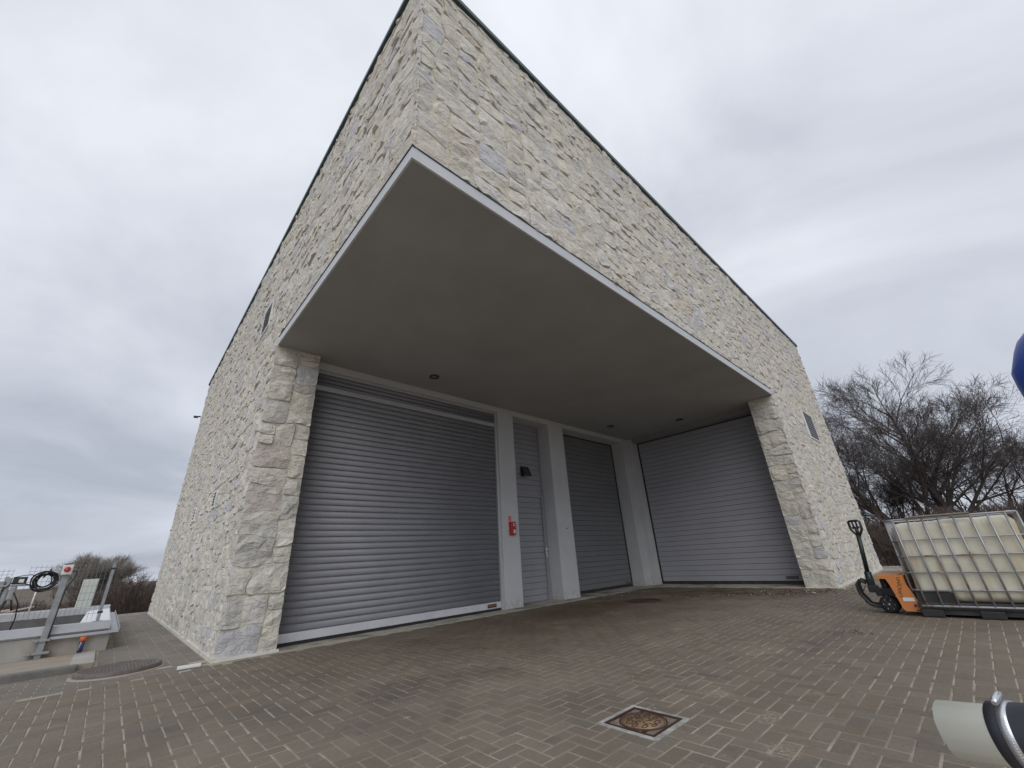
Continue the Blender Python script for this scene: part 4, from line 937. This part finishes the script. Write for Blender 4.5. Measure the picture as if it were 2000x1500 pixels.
def tree(name, seed, loc, label, group, h, spread, trunks, mt_, mc_, **kw):
    tr, cr = tree_mesh(seed, h, spread, trunks, .45, **kw)
    o = thing(name, loc, label, 'tree', group)
    mesh_obj('trunk', tr.mesh('trunk', mt_), o); mesh_obj('crown', cr.mesh('crown', mc_), o); return o
def at_px(x, y, dist, z=None):
    d = fw+rt*((x-1000)/CF)-up*((y-750)/CF); h = math.hypot(d.x, d.y); p = CPOS+d*(dist/h)
    return Vector((p.x, p.y, p.z if z is None else z))
def ptree(px, dist, z): return at_px(px, 1040, dist, z)
TG = 'bare trees beyond the container'
tree('bare_tree', 3, ptree(1808, 29, -.3), 'large bare tree with several spreading stems rising behind the left half of the container', TG, 10.2, 1.55, 8, M_BARK, M_TWIG, thick=.16, dens=1.0, up_=.12, nbs=(7, 7, 7, 6, 3))
tree('bare_tree', 8, ptree(1876, 30, -.3), 'bare tree with one thick upright trunk behind the right half of the container', TG, 11.6, 1.0, 1, M_BARK, M_TWIG, thick=.27, dens=1.0, up_=.12, nbs=(15, 8, 7, 7, 3))
tree('bare_tree', 15, ptree(1965, 33, -.3), 'smaller bare tree at the right edge behind the container', TG, 8.4, 1.6, 6, M_BARK, M_TWIG, thick=.14, dens=.95, up_=.12)
tree('bare_tree', 21, ptree(1748, 32, -.3), 'bare tree leaning beside the far right corner of the stone building', TG, 6.2, 1.5, 5, M_BARK, M_TWIG, thick=.12, dens=.95, up_=.12)
def far_tree(name, seed, loc, label, h, spread, trunks, mc_, dens=1.0):
    return tree(name, seed, loc, label, 'trees beyond the basin', h, spread, trunks, mc_, mc_, thick=.12, dens=dens)
far_tree('bare_tree', 31, at_px(181, 1150, 46, -1.9), 'pale rounded bare tree behind the basin fence', 5.7, .75, 7, M_PALEHAZE, 1.15)
# shrubs: one mesh of each of three kinds, copied
shr = []
for s_ in range(3):
    tr, cr = tree_mesh(50+s_, 3.0, 1.9, 12, .3, levels=3, thick=.030, dens=.62, up_=.30, nbs=(8, 8, 7, 5, 3)); tr.add(cr.v, cr.f, 0); shr.append((np.array(tr.v), np.array([f for f in tr.f if len(f) == 4])))
def thicket(name, spots, label, m_):
    V, F, o = [], [], 0
    for p, s, zs in spots:
        v, f = rng.choice(shr); a = rng.random()*6.28; c, sn = math.cos(a)*s, math.sin(a)*s
        V.append(np.stack([v[:, 0]*c-v[:, 1]*sn+p.x, v[:, 0]*sn+v[:, 1]*c+p.y, v[:, 2]*s*zs+p.z], 1)); F.append(f+o); o += len(v)
    V = np.concatenate(V); F = np.concatenate(F); me = bpy.data.meshes.new(name)
    me.vertices.add(len(V)); me.vertices.foreach_set('co', V.astype(np.float32).ravel()); me.loops.add(F.size); me.loops.foreach_set('vertex_index', F.ravel().astype(np.int32))
    me.polygons.add(len(F)); me.polygons.foreach_set('loop_start', np.arange(0, F.size, 4, dtype=np.int32)); me.update(calc_edges=True); me.validate()
    me.materials.append(m_); ob = bpy.data.objects.new(name, me); COL.objects.link(ob); tag(ob, label, kind='stuff')
sp = []
for k in range(80):
    d = rng.uniform(24, 46); px = rng.uniform(-60, 335); top = (0.25+.75*rng.random())*(1 if px < 205 else 1.5)
    sp.append((at_px(px, 1150, d, -1.9 if d > 28 else -1.5), (1.9+top)/3.0*(1.0 if px < 205 else 1.17), .95))
thicket('thicket', sp, 'brown leafless thicket beyond the basin and the left stone wall', M_SHRUB)
sp = []
for k in range(60):
    d = rng.uniform(21, 42); px = rng.uniform(1635, 2070); sp.append((ptree(px, d, -.35), rng.uniform(.55, 1.2), .9))
thicket('thicket', sp, 'brown leafless thicket behind the caged container and the pallet truck', M_SHRUB)
